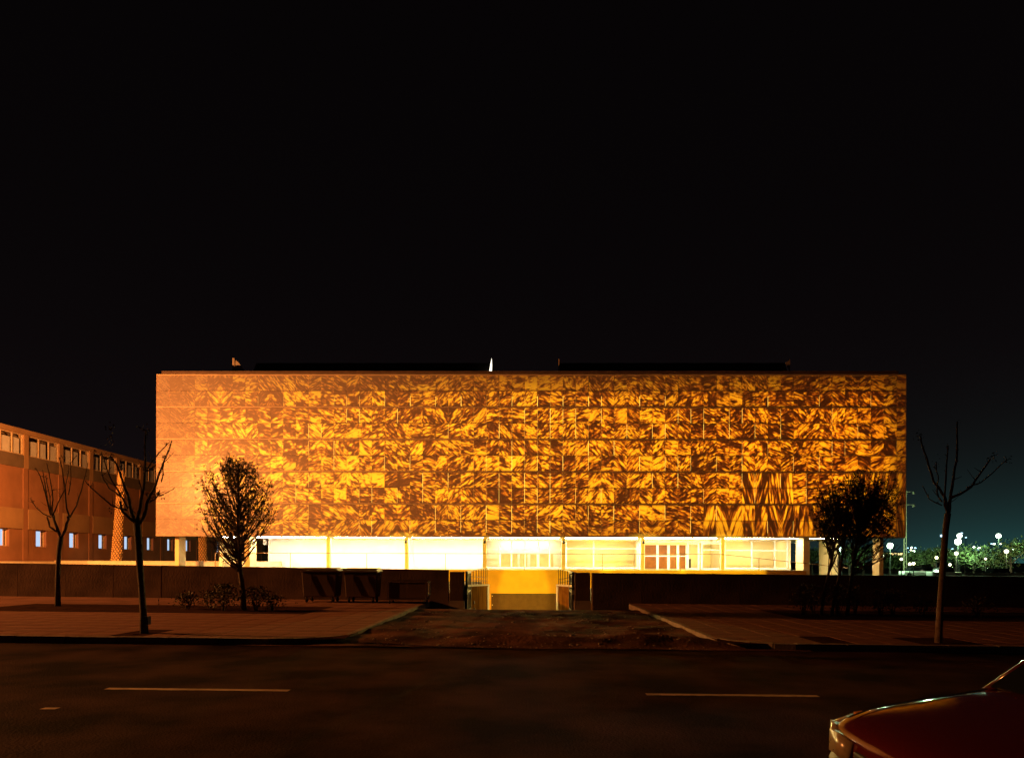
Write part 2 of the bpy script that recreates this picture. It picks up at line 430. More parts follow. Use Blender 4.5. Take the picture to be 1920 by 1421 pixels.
# kerb stones
kerb = empty('kerb', (0, 0, 0), kind='structure')
def kerb_path(pts, step=1.0):
    L_ = []; acc = 0
    for i in range(len(pts) - 1):
        a, c = Vector(pts[i]), Vector(pts[i + 1]); d = (c - a).length
        n = max(1, round(d / step))
        for k in range(n): L_.append((a.lerp(c, k / n), a.lerp(c, (k + 1) / n)))
    return L_
def arc(cx, cy, r, a0, a1, n=5):
    return [(cx + r * math.cos(R(a0 + (a1 - a0) * i / n)), cy + r * math.sin(R(a0 + (a1 - a0) * i / n)), 0) for i in range(n + 1)]
left_path = [(-44, KY, 0), (-5.0, KY, 0)] + arc(-5.0, KY + 1.4, 1.4, -90, 0)[1:] + [(-3.6, 26.4, 0)]
right_path = [(3.95, 26.2, 0)] + arc(5.35, KY + 1.4, 1.4, 180, 270) + [(44, KY, 0)]
for path in (left_path, right_path):
    for a, c in kerb_path(path):
        t = (c - a).normalized(); nrm = Vector((-t.y, t.x, 0))
        q = rnd.uniform(-.006, .006); g = .008
        a2, c2 = a + t * g, c - t * g
        b = MB()
        o = a2
        pts = []
        for z in (-.06, .135 + q):
            for p in (a2, c2, c2 + nrm * .14, a2 + nrm * .14):
                pts.append(tuple(Vector((p.x, p.y, z + gz(p.x))) - Vector((o.x, o.y, 0))))
        b.v = pts
        for f in ((3,2,1,0),(4,5,6,7),(0,1,5,4),(1,2,6,5),(2,3,7,6),(3,0,4,7)): b.f.append(f); b.mi.append(0)
        b.build('kerb_stone', M_kerb, kerb, loc=(o.x, o.y, 0), bevel=.012)

# yard behind the boundary wall, sunken court, ramp walls
b = MB()
def flat(b, x0, x1, y0, y1, z): b.face([(x0, y0, z), (x1, y0, z), (x1, y1, z), (x0, y1, z)])
flat(b, -160, -28, 27.3, 66.2, .45); flat(b, -28, -2.55, 27.3, 43, .45)
flat(b, 28, 160, 27.3, 66.2, .05); flat(b, 2.2, 28, 27.3, 43, .05)
tag(b.build('yard', M_yard), kind='structure')
b = MB()
flat(b, -28, 28, 43, 65.9, -4.0)
tag(b.build('sunken_court', M_wall), kind='structure')

# ================================================================== MARBLE BUILDING
YAW = R(-0.6)
bld = empty('museum_building', (0, 65, 0), YAW, 'long building with a glowing wall of veined amber marble above white lit pilotis', 'building')
XL, XR, ZT, ZB = -34.65, 35.50, 19.2, 4.1
PW = 1.195; BAND = (ZT - ZB) / 5; RAIL = .12; PH = (BAND - RAIL) / 2
cells = []
NC = 59
band_mode = {}
for r in range(10):
    z1 = ZT - (r // 2) * BAND - (r % 2) * PH - (RAIL if r % 2 >= 0 else 0) + (RAIL if r < 0 else 0)
    z0 = z1 - PH
    for c in range(NC):
        x0 = XL + c * PW; x1 = min(x0 + PW, XR)
        cells.append((r, c, x0, x1, z0, z1))
prnd = random.Random(5)
block = {}
opened = {}
def style(r, c):
    pr = (20 + r // 2 if r >= 6 and c >= 43 else r, c // 2)
    if pr not in block:
        t = c / NC
        stripe = (r >= 6 and c >= 43 and prnd.random() < .8) or prnd.random() < .004
        if stripe: d = dict(ang=R(prnd.uniform(70, 85)), ac=prnd.uniform(2.6, 4.6), al=prnd.uniform(.35, .7), bias=prnd.uniform(.55, .64))
        else: d = dict(ang=R(prnd.uniform(10, 48)), ac=prnd.uniform(2.7, 5.0) + .8 * t, al=prnd.uniform(1.0, 1.9), bias=prnd.gauss(.588, .032))
        d['off'] = (prnd.uniform(0, 300), prnd.uniform(0, 300)); d['s'] = prnd.choice((-1, 1)); d['stripe'] = stripe; d['book'] = prnd.random() < (.65 if stripe else .10); d['off2'] = (prnd.uniform(0, 300), prnd.uniform(0, 300)); d['s2'] = prnd.choice((-1, 1, 1))
        block[pr] = d
    return block[pr]
def panel_geo(b, uvs, flat_uv, cols, r, c, x0, x1, z0, z1, o=(0, 0, 0)):
    key = (r, c)
    def gap(cc):
        k = (r, cc)
        if k not in opened:
            p = (.62 if cc % 2 == (r // 2) % 2 else .10) * min(1, max(0, (cc - 7) / 9))
            opened[k] = prnd.uniform(.009, .017) if prnd.random() < p else .003
        return opened[k]
    gl, gr = gap(c), gap(c + 1)
    X0, X1, Z0, Z1 = x0 + gl, x1 - gr, z0 + .012, z1 - .012
    y0, y1 = -.04 + prnd.uniform(-.002, .002), 0.0
    st = style(r, c); t = c / NC
    bias = st['bias'] + prnd.gauss(0, .018) - .022 * max(0, t - .4); br = prnd.uniform(.80, 1.05)
    if prnd.random() < .045: bias += .06
    if prnd.random() < .04: bias -= .05
    crack = prnd.random() ** 2 * (.2 + 1.7 * max(0, t - .35)) if not st['stripe'] else .1
    red = max(0, min(1, .25 + .75 * (t - .35) + prnd.uniform(-.2, .2))) * (0.9 if not st['stripe'] else .5)
    mirror = -1 if (c % 2 and st['book']) else 1
    off, sg = (st['off2'], st['s2'] * st['s']) if (c % 2 and not st['book']) else (st['off'], st['s'])
    vm = 1
    mid_x = XL + (c // 2 * 2 + 1) * PW
    ca, sa = math.cos(st['ang'] * sg), math.sin(st['ang'] * sg)
    def q(x, z):
        u = (x - mid_x) * mirror; w = z - (ZT - (r // 2 + 1) * BAND if st['stripe'] else z0)
        al = u * ca + w * sa; ac = -u * sa + w * ca
        return (al * st['al'] + off[0], ac * st['ac'] + off[1])
    bb = len(b.v)
    pts = [(X0,y0,Z0),(X1,y0,Z0),(X1,y0,Z1),(X0,y0,Z1),(X0,y1,Z0),(X1,y1,Z0),(X1,y1,Z1),(X0,y1,Z1)]
    b.v += [tuple(Vector(p) - Vector(o)) for p in pts]
    for f in ((0,1,2,3),(1,0,4,5),(2,1,5,6),(3,2,6,7),(0,3,7,4)):
        b.f.append(tuple(bb + i for i in f)); b.mi.append(0)
        for i in f:
            uvs.append(q(pts[i][0], pts[i][2])); flat_uv.append((pts[i][0] * mirror + st['off'][0], pts[i][2]))
            cols.append((bias, br, crack, red))
def finish(o, uvs, fuv, cols):
    me = o.data
    for nm, data in (('vein', uvs), ('flat', fuv)):
        l = me.uv_layers.new(name=nm); l.data.foreach_set('uv', [k for p in data for k in p])
    a = me.color_attributes.new('stone', 'FLOAT_COLOR', 'CORNER'); a.data.foreach_set('color', [k for p in cols for k in p])
# rows 1-5 and five of row 0 stay single, the rest one field
single = set(); 
for r in (1, 2, 3, 4, 5):
    for c in range(NC): single.add((r, c))
for c in range(26, 31): single.add((6, c))
fb, fu, ff, fc = MB(), [], [], []
for (r, c, x0, x1, z0, z1) in cells:
    if (r, c) in single:
        b, u, f2, cc = MB(), [], [], []
        o = (x0, 0, z0); panel_geo(b, u, f2, cc, r, c, x0, x1, z0, z1, o)
        ob = b.build('marble_panel', M_marble, bld, loc=o); finish(ob, u, f2, cc)
    else: panel_geo(fb, fu, ff, fc, r, c, x0, x1, z0, z1)
ob = fb.build('marble_panel_field', M_marble, bld); finish(ob, fu, ff, fc); tag(ob, kind='stuff')
# ledges between storeys, cap, edge trims, mid rails
for k in range(5):
    zt = ZT - k * BAND
    MB().box(XL, XR, -.13, .02, zt - RAIL + .003, zt - .003).build('ledge', M_ledge, bld)
    MB().box(XL + .02, XR - .02, .012, .06, zt - RAIL - PH - .03, zt - RAIL - PH + .03).build('transom_rail', M_dark, bld)
    MB().box(XL + .02, XR - .02, .03, .09, zt - RAIL - .05, zt + (.05 if k else -.02)).build('transom_rail', M_dark, bld)
MB().box(XL - .03, XR + .03, -.05, .25, ZB - .12, ZB + .005).build('bottom_trim', M_metal, bld)
for x in (XL, XR): MB().box(x - .05 if x < 0 else x + .002, x - .002 if x < 0 else x + .05, -.06, 2.25, ZB - .12, ZT + .02).build('end_trim', M_metal, bld)
# light cavity behind the marble
cav = MB()
cav.box(XL, XR, 2.05, 2.2, ZB, ZT); cav.box(XL, XR, .1, 2.04, ZT + .004, ZT + .1); cav.box(XL, XR, .26, 2.04, ZB - .1, ZB)
cav.build('cavity_lining', M_roof, bld)
LX0, LX1 = -30.6, 34.0
n = 14
for s in range(5):
    za = ZB + .35 + s * 2.62; zb_ = za + 2.6
    for i in range(n):
        a = LX0 + (LX1 - LX0) * i / n + .01; c = LX0 + (LX1 - LX0) * (i + 1) / n - .01
        bb = MB(); bb.face([(a, 1.55, za), (c, 1.55, za), (c, 1.55, zb_), (a, 1.55, zb_)]); bb.build('light_panel', E_marble, bld)
# main volume behind, set in from both ends
MB().box(-30.6, 31.6, 2.21, 26, 4.2, 19.1).build('rear_block', M_roof, bld)
MB().box(-30.6, 31.6, .27, 20, ZB - .02, ZB - .125).build('soffit', M_white, bld)
# parapet steps and roof monitors
MB().box(-34.3, 34.9, .1, .5, 19.31, 19.55).build('parapet', M_parapet, bld)
MB().box(-33.6, 34.6, .8, 2.0, 19.31, 19.74).build('parapet', M_parapet, bld)
def monitor(x0, x1, d0, zt, lit):
    b = MB()
    for k in range(int((x1 - x0) / 1.5)):
        a = x0 + k * (x1 - x0) / int((x1 - x0) / 1.5); c = x0 + (k + 1) * (x1 - x0) / int((x1 - x0) / 1.5)
        o = .05 if k % 2 else 0
        b.face([(a, d0 - o, 19.7), (c, d0 - o, 19.7), (c, d0 + 1.3 - o, zt), (a, d0 + 1.3 - o, zt)])
    b.box(x0, x1, d0 + 1.32, d0 + 4, 19.6, zt)
    rm = b.build('roof_monitor', M_roof, bld)
    return rm
D0 = 3.0
m1 = monitor(-28.6 + 1.6, -3.25, D0, 21.5, True)
m2 = monitor(3.4, 25.8, D0, 21.5, False)
f = MB()
fz = lambda p: p
def fin(pts, y, t, m, par, name='end_fin'):
    b = MB(); n_ = len(pts)
    b.v = [(x, y, z) for x, z in pts] + [(x, y + t, z) for x, z in pts]
    b.f = [tuple(range(n_)), tuple(reversed(range(n_, 2 * n_)))] + [((i + 1) % n_, i, n_ + i, n_ + (i + 1) % n_) for i in range(n_)]
    b.mi = [0] * len(b.f); return b.build(name, m, par)
fin([(-28.45, 19.7), (-27.1, 19.7), (-28.2, 21.2), (-28.45, 21.35)], 2.8, .1, M_fin, m1)
fin([(-28.72, 19.7), (-28.5, 19.7), (-28.5, 21.5), (-28.72, 21.55)], 2.7, .25, M_fin, m1)
fin([(-3.55, 19.75), (-3.28, 19.75), (-3.24, 20.9), (-3.28, 21.6), (-3.40, 21.0), (-3.52, 20.3)], 2.9, .05, E_monitor, m1, 'lit_glazing')
fin([(3.25, 19.75), (3.36, 19.75), (3.36, 21.5), (3.25, 21.5)], 2.9, .1, M_metal, m2)
fin([(25.4, 21.1), (25.85, 20.3), (25.85, 21.45)], 2.9, .1, M_fin, m2)

# ---- ground floor under the pilotis
FL = 0.85
MB().box(-26.2, 26.7, .95, 30, -4.2, FL).build('podium', M_ochre, bld)
MB().box(-26.3, 26.8, .86, 1.2, FL + .004, FL + .09).build('podium_edge', M_frame, bld)
for i, x in enumerate((-18.74, -11.25, -3.77, 3.72, 11.25, 18.84)):
    MB().box(x - .16, x + .16, 1.0, 1.5, FL - .6, ZB - .13).build('column', M_col, bld)
for x, w in ((-26.5, .24), (26.75, .30)):
    MB().box(x - w, x + w, 1.0, 2.6 if x < 0 else 2.9, -.6, ZB - .13).build('column', M_col, bld)
for x, w in ((-33.2, .19), (33.75, .19)):
    MB().box(x - w, x + w, .9, 2.2, -.6, ZB - .13).build('column', M_col, bld)
for x, w in ((-30.2, .18), (30.7, .18)):
    MB().box(x - w, x + w, 3.6, 7.3, -.6, ZB - .13).build('wall_pier', M_col, bld)
# soffit lights, one strip per bay
edges = [-29.5, -26.2, -18.6, -11.1, -3.6, 3.6, 11.1, 18.7, 26.4, 30.4]
for a, c in zip(edges[:-1], edges[1:]):
    MB().box(a + .25, c - .25, 1.75, 2.0, ZB - .165, ZB - .13).build('soffit_light', E_strip, bld)
# solid white wall on the left
WYL = 5.0
MB().box(-25.7, -4.25, WYL, WYL + .25, FL + .004, ZB - .13).build('ground_floor_wall', M_white, bld)
MB().box(-26.0, -25.72, WYL, 12, FL + .004, ZB - .13).build('ground_floor_wall', M_white, bld)
# little opening at its left end: white jamb frame standing free
MB().box(-26.62, -26.3, 5.2, 5.5, 3.3, ZB - .13).build('lintel', M_white, bld)
# rooms behind the glass
rm = MB()
rm.box(4.0, 26.6, 9.6, 9.75, FL + .004, ZB - .13)
rm.build('room_back_wall', M_cream, bld)
MB().box(-4.2, 3.997, 8.2, 8.35, FL + .004, ZB - .13).build('room_back_wall', M_white, bld)
MB().box(26.62, 26.74, WYL, 9.75, FL + .004, ZB - .13).build('room_side_wall', M_cream, bld)
for x in (-4.2, 3.9, 11.7, 19.9):
    MB().box(x, x + .12, WYL + .12, 9.58, FL + .004, ZB - .13).build('room_partition', M_cream, bld)
for a, c in ((-3.0, 3.0), (5, 11), (12.6, 19), (20.6, 26)):
    MB().box(a, c, 7.2, 7.6, ZB - .2, ZB - .13).build('room_light', E_room, bld)
def window(x0, x1, z0, z1, mull=(), trans=(), y=WYL, fw=.16, depth=.16):
    fr = MB()
    fr.box(x0, x1, y, y + depth, z0, z0 + fw); fr.box(x0, x1, y, y + depth, z1 - fw, z1)
    fr.box(x0, x0 + fw, y + .003, y + depth - .003, z0 + fw, z1 - fw); fr.box(x1 - fw, x1, y + .003, y + depth - .003, z0 + fw, z1 - fw)
    w = fr.build('window', M_frame, bld)
    if mull:
        b = MB()
        for xm in mull: b.box(xm - .07, xm + .07, y + .01, y + depth - .01, z0 + fw + .002, z1 - fw - .002)
        b.build('mullion', M_frame, w)
    if trans:
        b = MB()
        for zm in trans: b.box(x0 + fw + .002, x1 - fw - .002, y + .016, y + depth - .016, zm - .05, zm + .05)
        b.build('transom', M_frame, w)
    b = MB(); b.face([(x0 + fw, y + .08, z0 + fw), (x1 - fw, y + .08, z0 + fw), (x1 - fw, y + .08, z1 - fw), (x0 + fw, y + .08, z1 - fw)])
    b.build('pane', M_glass, w)
    return w
ZS = FL + .12; ZH = ZB - .14
window(4.1, 11.42, ZS, ZH, (6.95,), (3.0,))
window(20.05, 26.5, ZS, ZH, (22.85, 25.15), (2.85,))
window(-4.15, 4.05, ZS, ZH, (-2.5, -1.35, .0, 1.35, 2.5), (2.9,))
# low screens of plywood behind the middle glass
for a, c in ((-2.5, -.75), (-.5, .25), (.55, 1.2), (1.5, 2.9)):
    MB().box(a, c, 5.6, 5.7, FL + .3, 2.42).build('counter_panel', M_counter, bld)
# door bay
for k, (a, c) in enumerate(((12.1, 13.25), (13.5, 14.35), (14.62, 15.3), (15.55, 16.2))):
    dr = MB().box(a, c, WYL + .06, WYL + .12, FL + .16, 3.38).build('door', M_door, bld)
    MB().box(a - .13, a - .003, WYL, WYL + .2, FL + .005, 3.40).build('jamb', M_frame, dr)
    MB().box(c + .003, c + .11, WYL, WYL + .2, FL + .005, 3.40).build('jamb', M_frame, dr)
    MB().box(a, c, WYL + .03, WYL + .055, 2.22, 2.32).build('push_bar', M_frame, dr)
    MB().box(a, c, WYL + .05, WYL + .11, 3.384, 3.62).build('transom_light', M_col, dr)
MB().box(11.5, 19.95, WYL, WYL + .2, 3.63, ZH).build('door_lintel', M_frame, bld)
MB().box(11.45, 11.95, WYL, WYL + .2, FL + .005, 3.62).build('jamb', M_frame, bld)
window(16.35, 17.6, FL + .05, 3.62, (), ())
window(17.75, 19.9, FL + .05, 3.62, (), (2.9,))
# things standing in the lobby
tag(MB().box(16.85, 17.05, 70.9, 71.1, FL, 2.0).build('ticket_post', M_dark), 'slim dark post standing inside the lobby window', 'post')
b = MB().box(16.2, 16.75, 71.9, 72.2, 2.55, 2.62); b.box(16.3, 16.5, 71.9, 72.2, 2.62, 2.8); b.box(16.45, 16.7, 71.9, 72.2, 2.3, 2.55)
tag(b.build('wall_lamp', M_dark), 'small dark lamp on the cream lobby wall beside the doors', 'lamp')
# railing along the podium, falling to a ramp on the right
rl = MB(); y = .95
top = lambda x: 2.42 if x < 18.6 else 2.42 - (x - 18.6) * .105
xs = [-29.5, -26, 18.6, 30.5]
rl.tube([(-29.5, y - .1, 2.42), (18.6, y - .1, 2.42), (30.6, y - .1, 1.16)], .03, 5)
railing = rl.build('podium_railing', M_beige, bld)
for x in (-29.5, -22.3, -15, -7.5, 0, 7.4, 14.8, 22.2, 29.0):
    MB().box(x - .025, x + .025, y - .13, y - .08, .3 if abs(x) > 26.4 else FL, top(x) - .02).build('post', M_beige, railing)
# garage door in the podium face
gdx0, gdx1 = -3.15, 3.2
gd = MB(); nr = 40
for k in range(nr):
    a = gdx0 + (gdx1 - gdx0) * k / nr; w = (gdx1 - gdx0) / nr
    gd.box(a + .01, a + w * .62, .84, .90, -3.95, -1.45)
gd.box(gdx0, gdx1, .90, .945, -3.95, -1.45)
g = gd.build('garage_door', M_shutter, bld)
MB().box(gdx0, gdx1, .80, .89, -1.44, -1.36).build('door_head', M_dark, g)
for x, z in ((gdx0 + .12, -1.6), (gdx1 - .12, -1.6), (gdx0 + .12, -2.45)):
    MB().box(x - .04, x + .04, .79, .83, z - .04, z + .04).build('bolt', M_frame, g)
# spotlights on the columns by the gate, throwing light down the ramp
for x in (-11.25, -3.77, 3.72, 11.25):
    sp = MB().box(x - .07, x + .07, .62, .98, 3.55, 3.62)
    sp.tube([(x, .55, 3.45), (x, .75, 3.62)], [.12, .07], 8)
    s_ = sp.build('column_spotlight', M_dark, bld)
    if abs(x) > 5:
        ld = bpy.data.lights.new('spotlight_lamp', 'SPOT'); ld.energy = 24000; ld.color = (1, .66, .15); ld.spot_size = R(40); ld.spot_blend = .6; ld.shadow_soft_size = .1
        lo = bpy.data.objects.new('spotlight_lamp', ld); COL.objects.link(lo); lo.parent = s_; lo.location = (x, .42, 3.4)
        lo.rotation_euler = (Vector((-x * 1.05, -27, -3.6))).to_track_quat('-Z', 'Y').to_euler()

# ---- sunken court walls and ramp walls
cw = empty('court_wall', (0, 43, 0), 0, 'ochre retaining wall of the sunken court behind the gate', 'wall')
MB().box(-28, -2.6, -.25, 0, -4, .42).build('wall_face', M_ochre, cw)
MB().box(2.25, 28, -.25, 0, -4, .02).build('wall_face', M_ochre, cw)
for sgn, xi, dend, lab in ((-1, -2.3, 45.0, 'ramp side wall with bright coping on the left of the garage ramp'), (1, 1.95, 41.5, 'ramp side wall with bright coping on the right of the garage ramp')):
    w = empty('ramp_wall', (xi, 28, 0), 0, lab, 'wall', 'side walls of the garage ramp')
    b = MB(); x0, x1 = (-.25, 0) if sgn < 0 else (0, .25)
    dd = dend - 28
    zt0, zt1 = .77 - .09, 1.7 - 43 * dend / F - .09
    prof = [(-.6, -.7), (dd, -4), (dd, zt1), (-.6, zt0)]
    b.v = [(x0, yy, zz) for yy, zz in prof] + [(x1, yy, zz) for yy, zz in prof]
    b.f = [(0,1,2,3), (7,6,5,4), (1,0,4,5), (2,1,5,6), (3,2,6,7), (0,3,7,4)]; b.mi = [0] * 6
    b.build('wall_face', M_ochre_dimmed, w)
    b = MB(); c0, c1 = x0 - .05, x1 + .05
    b.v = [(c0,-.6,zt0+.003),(c1,-.6,zt0+.003),(c1,dd,zt1+.003),(c0,dd,zt1+.003),(c0,-.6,zt0+.09),(c1,-.6,zt0+.09),(c1,dd,zt1+.09),(c0,dd,zt1+.09)]
    for f in ((3,2,1,0),(4,5,6,7),(0,1,5,4),(1,2,6,5),(2,3,7,6),(3,0,4,7)): b.f.append(f); b.mi.append(0)
    b.build('coping', M_coping, w)
    # pale strip: light on the wall's far end put into its colour
    MB().box(x1 + .002 if sgn < 0 else x0 - .04, x1 + .04 if sgn < 0 else x0 - .002, dd - 2.2, dd, -4, zt1 + .0).build('painted_lit_strip', M_coping, w)
    if sgn < 0:
        for (yy, zz) in ((3.4, -.25), (3.6, -.55)):
            MB().box(.003, .05, yy, yy + .16, zz, zz + .14).build('switch_box', M_dark, w)
    # fence on the wall
    fn = empty('fence', (xi - .1 * -sgn, 28, 0), 0, 'thin dark bar fence along the top of the %s ramp wall' % ('left' if sgn < 0 else 'right'), 'fence', 'fences on the ramp walls')
    ztop = 1.24; nb = 9 if sgn < 0 else 7
    for k in range(nb):
        yy = .6 + (dd - .9) * k / (nb - 1); zb0 = zt0 + (zt1 - zt0) * (yy + .6) / (dd + .6) + .09
        MB().box(-.02, .02, yy - .02, yy + .02, zb0, ztop).build('bar', M_dark, fn)
    MB().box(-.02, .02, .5, dd - .2, ztop + .002, ztop + .045).build('top_rail', M_dark, fn)
    for zz in (.98, .85):
        MB().tube([(0.03, .6, zz + .1), (0.03, dd - .3, zz - .35 * (1 if zz > .9 else 1.2))], .015, 4).build('cross_wire', M_dark, fn)

for i, x in enumerate((-18.74, -11.25, -3.85, 3.85, 11.25, 18.84)):  # unseen floodlights, added to brighten the podium face and column fronts
    cen = abs(x) < 5; o_ = (x, 45.8 if cen else 43.6, .1 if cen else .4 if x < 0 else .0)
    t = empty('floodlight', o_, 0, 'added floodlight %s washing the foot of the building' % ('at the far left of the sunken court', 'second from the left in the sunken court', 'left of the ramp in the court', 'right of the ramp in the court', 'second from the right in the sunken court', 'at the far right of the sunken court')[i], 'floodlight', 'added floodlights of the sunken court')
    MB().box(-.2, .2, -.1, .05, .02, .3).build('housing', M_dark, t)
    if cen: MB().box(-.05, .05, -.06, .0, -4.1, .015).build('mounting_post', M_dark, t)
    MB().box(-.17, .17, .055, .06, .05, .27).build('lens', E_added_flood, t)
    ld = bpy.data.lights.new('added_flood_lamp', 'SPOT'); ld.energy = P_ADDED_FLOOD * (.5 if cen else 1); ld.color = (1, .65, .05); ld.spot_size = R(33 if cen else 22); ld.spot_blend = .2; ld.shadow_soft_size = .12
    lo = bpy.data.objects.new('added_flood_lamp', ld); COL.objects.link(lo); lo.parent = t; lo.location = (0, .12, .16)
    lo.rotation_euler = Vector((-.6 * math.copysign(1, x) if cen else 0, 20 if cen else 22, (-1.5 if cen else .22) - o_[2])).to_track_quat('-Z', 'Y').to_euler()

# ================================================================== BOUNDARY WALL
bw = empty('boundary_wall', (-3, WY, 0), 0, 'long dark concrete wall left of the gate behind bins and trees', 'wall', 'street walls beside the gate')
def panel_wall(root, x0, x1, step, ztop, th, y=0):
    n = int(round(abs(x1 - x0) / step)); ox = root.location.x
    for k in range(n):
        a = x0 + (x1 - x0) * k / n; c = x0 + (x1 - x0) * (k + 1) / n
        if a > c: a, c = c, a
        q = rnd.uniform(-.006, .006)
        b = MB(); o = (a - ox, y, 0)
        b.v = [(.006, q, gz(a) - .1), (c - a - .006, q, gz(c) - .1), (c - a - .006, th, gz(c) - .6), (.006, th, gz(a) - .6),
               (.006, q, ztop(a)), (c - a - .006, q, ztop(c)), (c - a - .006, th, ztop(c)), (.006, th, ztop(a))]
        for f in ((3,2,1,0),(4,5,6,7),(0,1,5,4),(1,2,6,5),(2,3,7,6),(3,0,4,7)): b.f.append(f); b.mi.append(0)
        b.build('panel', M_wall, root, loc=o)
panel_wall(bw, -2.95, -44, 1.9, lambda x: 1.32 - .0125 * x, .25)
MB().box(-41, .05, .06, .19, -.5, 1.0, lambda x, y, z: (x, y, z if z < 0 else 1.30 - .0125 * (x - 3) - .02)).build('core', M_wall, bw)
br_ = empty('boundary_wall', (2.62, WY - .45, 0), 0, 'long dark concrete wall right of the gate behind the pine and shrubs', 'wall', 'street walls beside the gate')
panel_wall(br_, 2.62, 44, 1.9, lambda x: 1.275 - .006 * x, .55)
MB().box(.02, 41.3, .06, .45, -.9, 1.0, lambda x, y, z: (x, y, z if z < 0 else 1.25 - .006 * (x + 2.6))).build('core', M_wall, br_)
for x0, x1, zt, sdn in ((-2.9, -2.36, 1.285, 'left'), (1.99, 2.58, 1.262, 'right')):
    p = empty('gate_pillar', ((x0 + x1) / 2, WY - .06 if x0 < 0 else WY + .1, 0), 0, 'dark square pillar at the %s side of the ramp gate' % sdn, 'pillar', 'pillars of the ramp gate')
    h = (x1 - x0) / 2
    MB().box(-h, h, 0, .5, -.6, zt).build('shaft', M_wall, p, bevel=.02)
    MB().box(-h - .03, h + .03, -.06, .53, -.6, .16).build('plinth', M_kerb, p)
for x, sgn, sdn in ((-2.27, 1, 'left'), (1.92, -1, 'right')):
    gt = empty('metal_gate', (x, WY + .35, 0), 0, 'open black bar gate leaf swung back at the %s of the ramp' % sdn, 'gate', 'open leaves of the ramp gate')
    for k in range(9): MB().box(-.012, .012, .15 + k * .2, .174 + k * .2, -.25, 1.2).build('bar', M_dark, gt)
    fr = MB().box(-.045, .045, 0, .08, -.45, 1.28); fr.box(-.03, .03, 1.95, 2.02, -.45, 1.26); fr.box(-.025, .025, .085, 1.945, 1.2, 1.26); fr.box(-.025, .025, .085, 1.945, -.32, -.25); fr.box(-.025, .025, .085, 1.945, .45, .5)
    fr.build('leaf_frame', M_dark, gt)
    MB().box(-.05 - (.03 if sgn > 0 else 0), .05 + (.03 if sgn < 0 else 0), -.06, -.005, .4, .56).build('lock_case', M_steel, gt)
# low lit parapet left of the building
pw = empty('parapet_wall', (-52, 69.5, 0), 0, 'low yellow lit parapet running left from the marble building', 'wall')
MB().box(-12, 27.6, 0, .3, .2, 1.0, lambda x, y, z: (x, y, z if z < .5 else 1.58 - .0018 * (x))).build('wall_face', M_coping, pw)
MB().box(-12, 27.65, -.04, .34, .2, 1.0, lambda x, y, z: (x, y, (1.583 if z < .5 else 1.66) - .0018 * x)).build('coping', M_coping, pw)
MB().box(5.25, 5.5, -22, -.005, .2, 1.0, lambda x, y, z: (x, y, z if z < .5 else 1.57)).build('return_wall', M_coping, pw)
# earth bank on the right
b = MB(); nx, ny = 60, 10
for j in range(ny + 1):
    for i in range(nx + 1):
        x = 27.5 + 40 * i / nx; y = 56 + 16 * j / ny
        b.v.append((x, y, .02 + (.42 + .16 * mnoise.fractal(Vector((x * .5, y * .4, 7)), 1, 2, 4)) * math.sin(math.pi * j / ny)))
for j in range(ny):
    for i in range(nx):
        a = j * (nx + 1) + i; b.f.append((a, a + 1, a + nx + 2, a + nx + 1)); b.mi.append(0)
tag(b.build('earth_bank', M_yard, smooth=True), kind='structure')

# ================================================================== BROWN BRICK BUILDING (left)
BX = -47.0; BAY = 4.92; D_P = 65.35
bb_ = empty('brick_building', (BX, D_P, 0), 0, 'long low red brick building with a ribbon of high windows on the far left', 'building')
Y0, Y1 = -3 * BAY, 15 * BAY
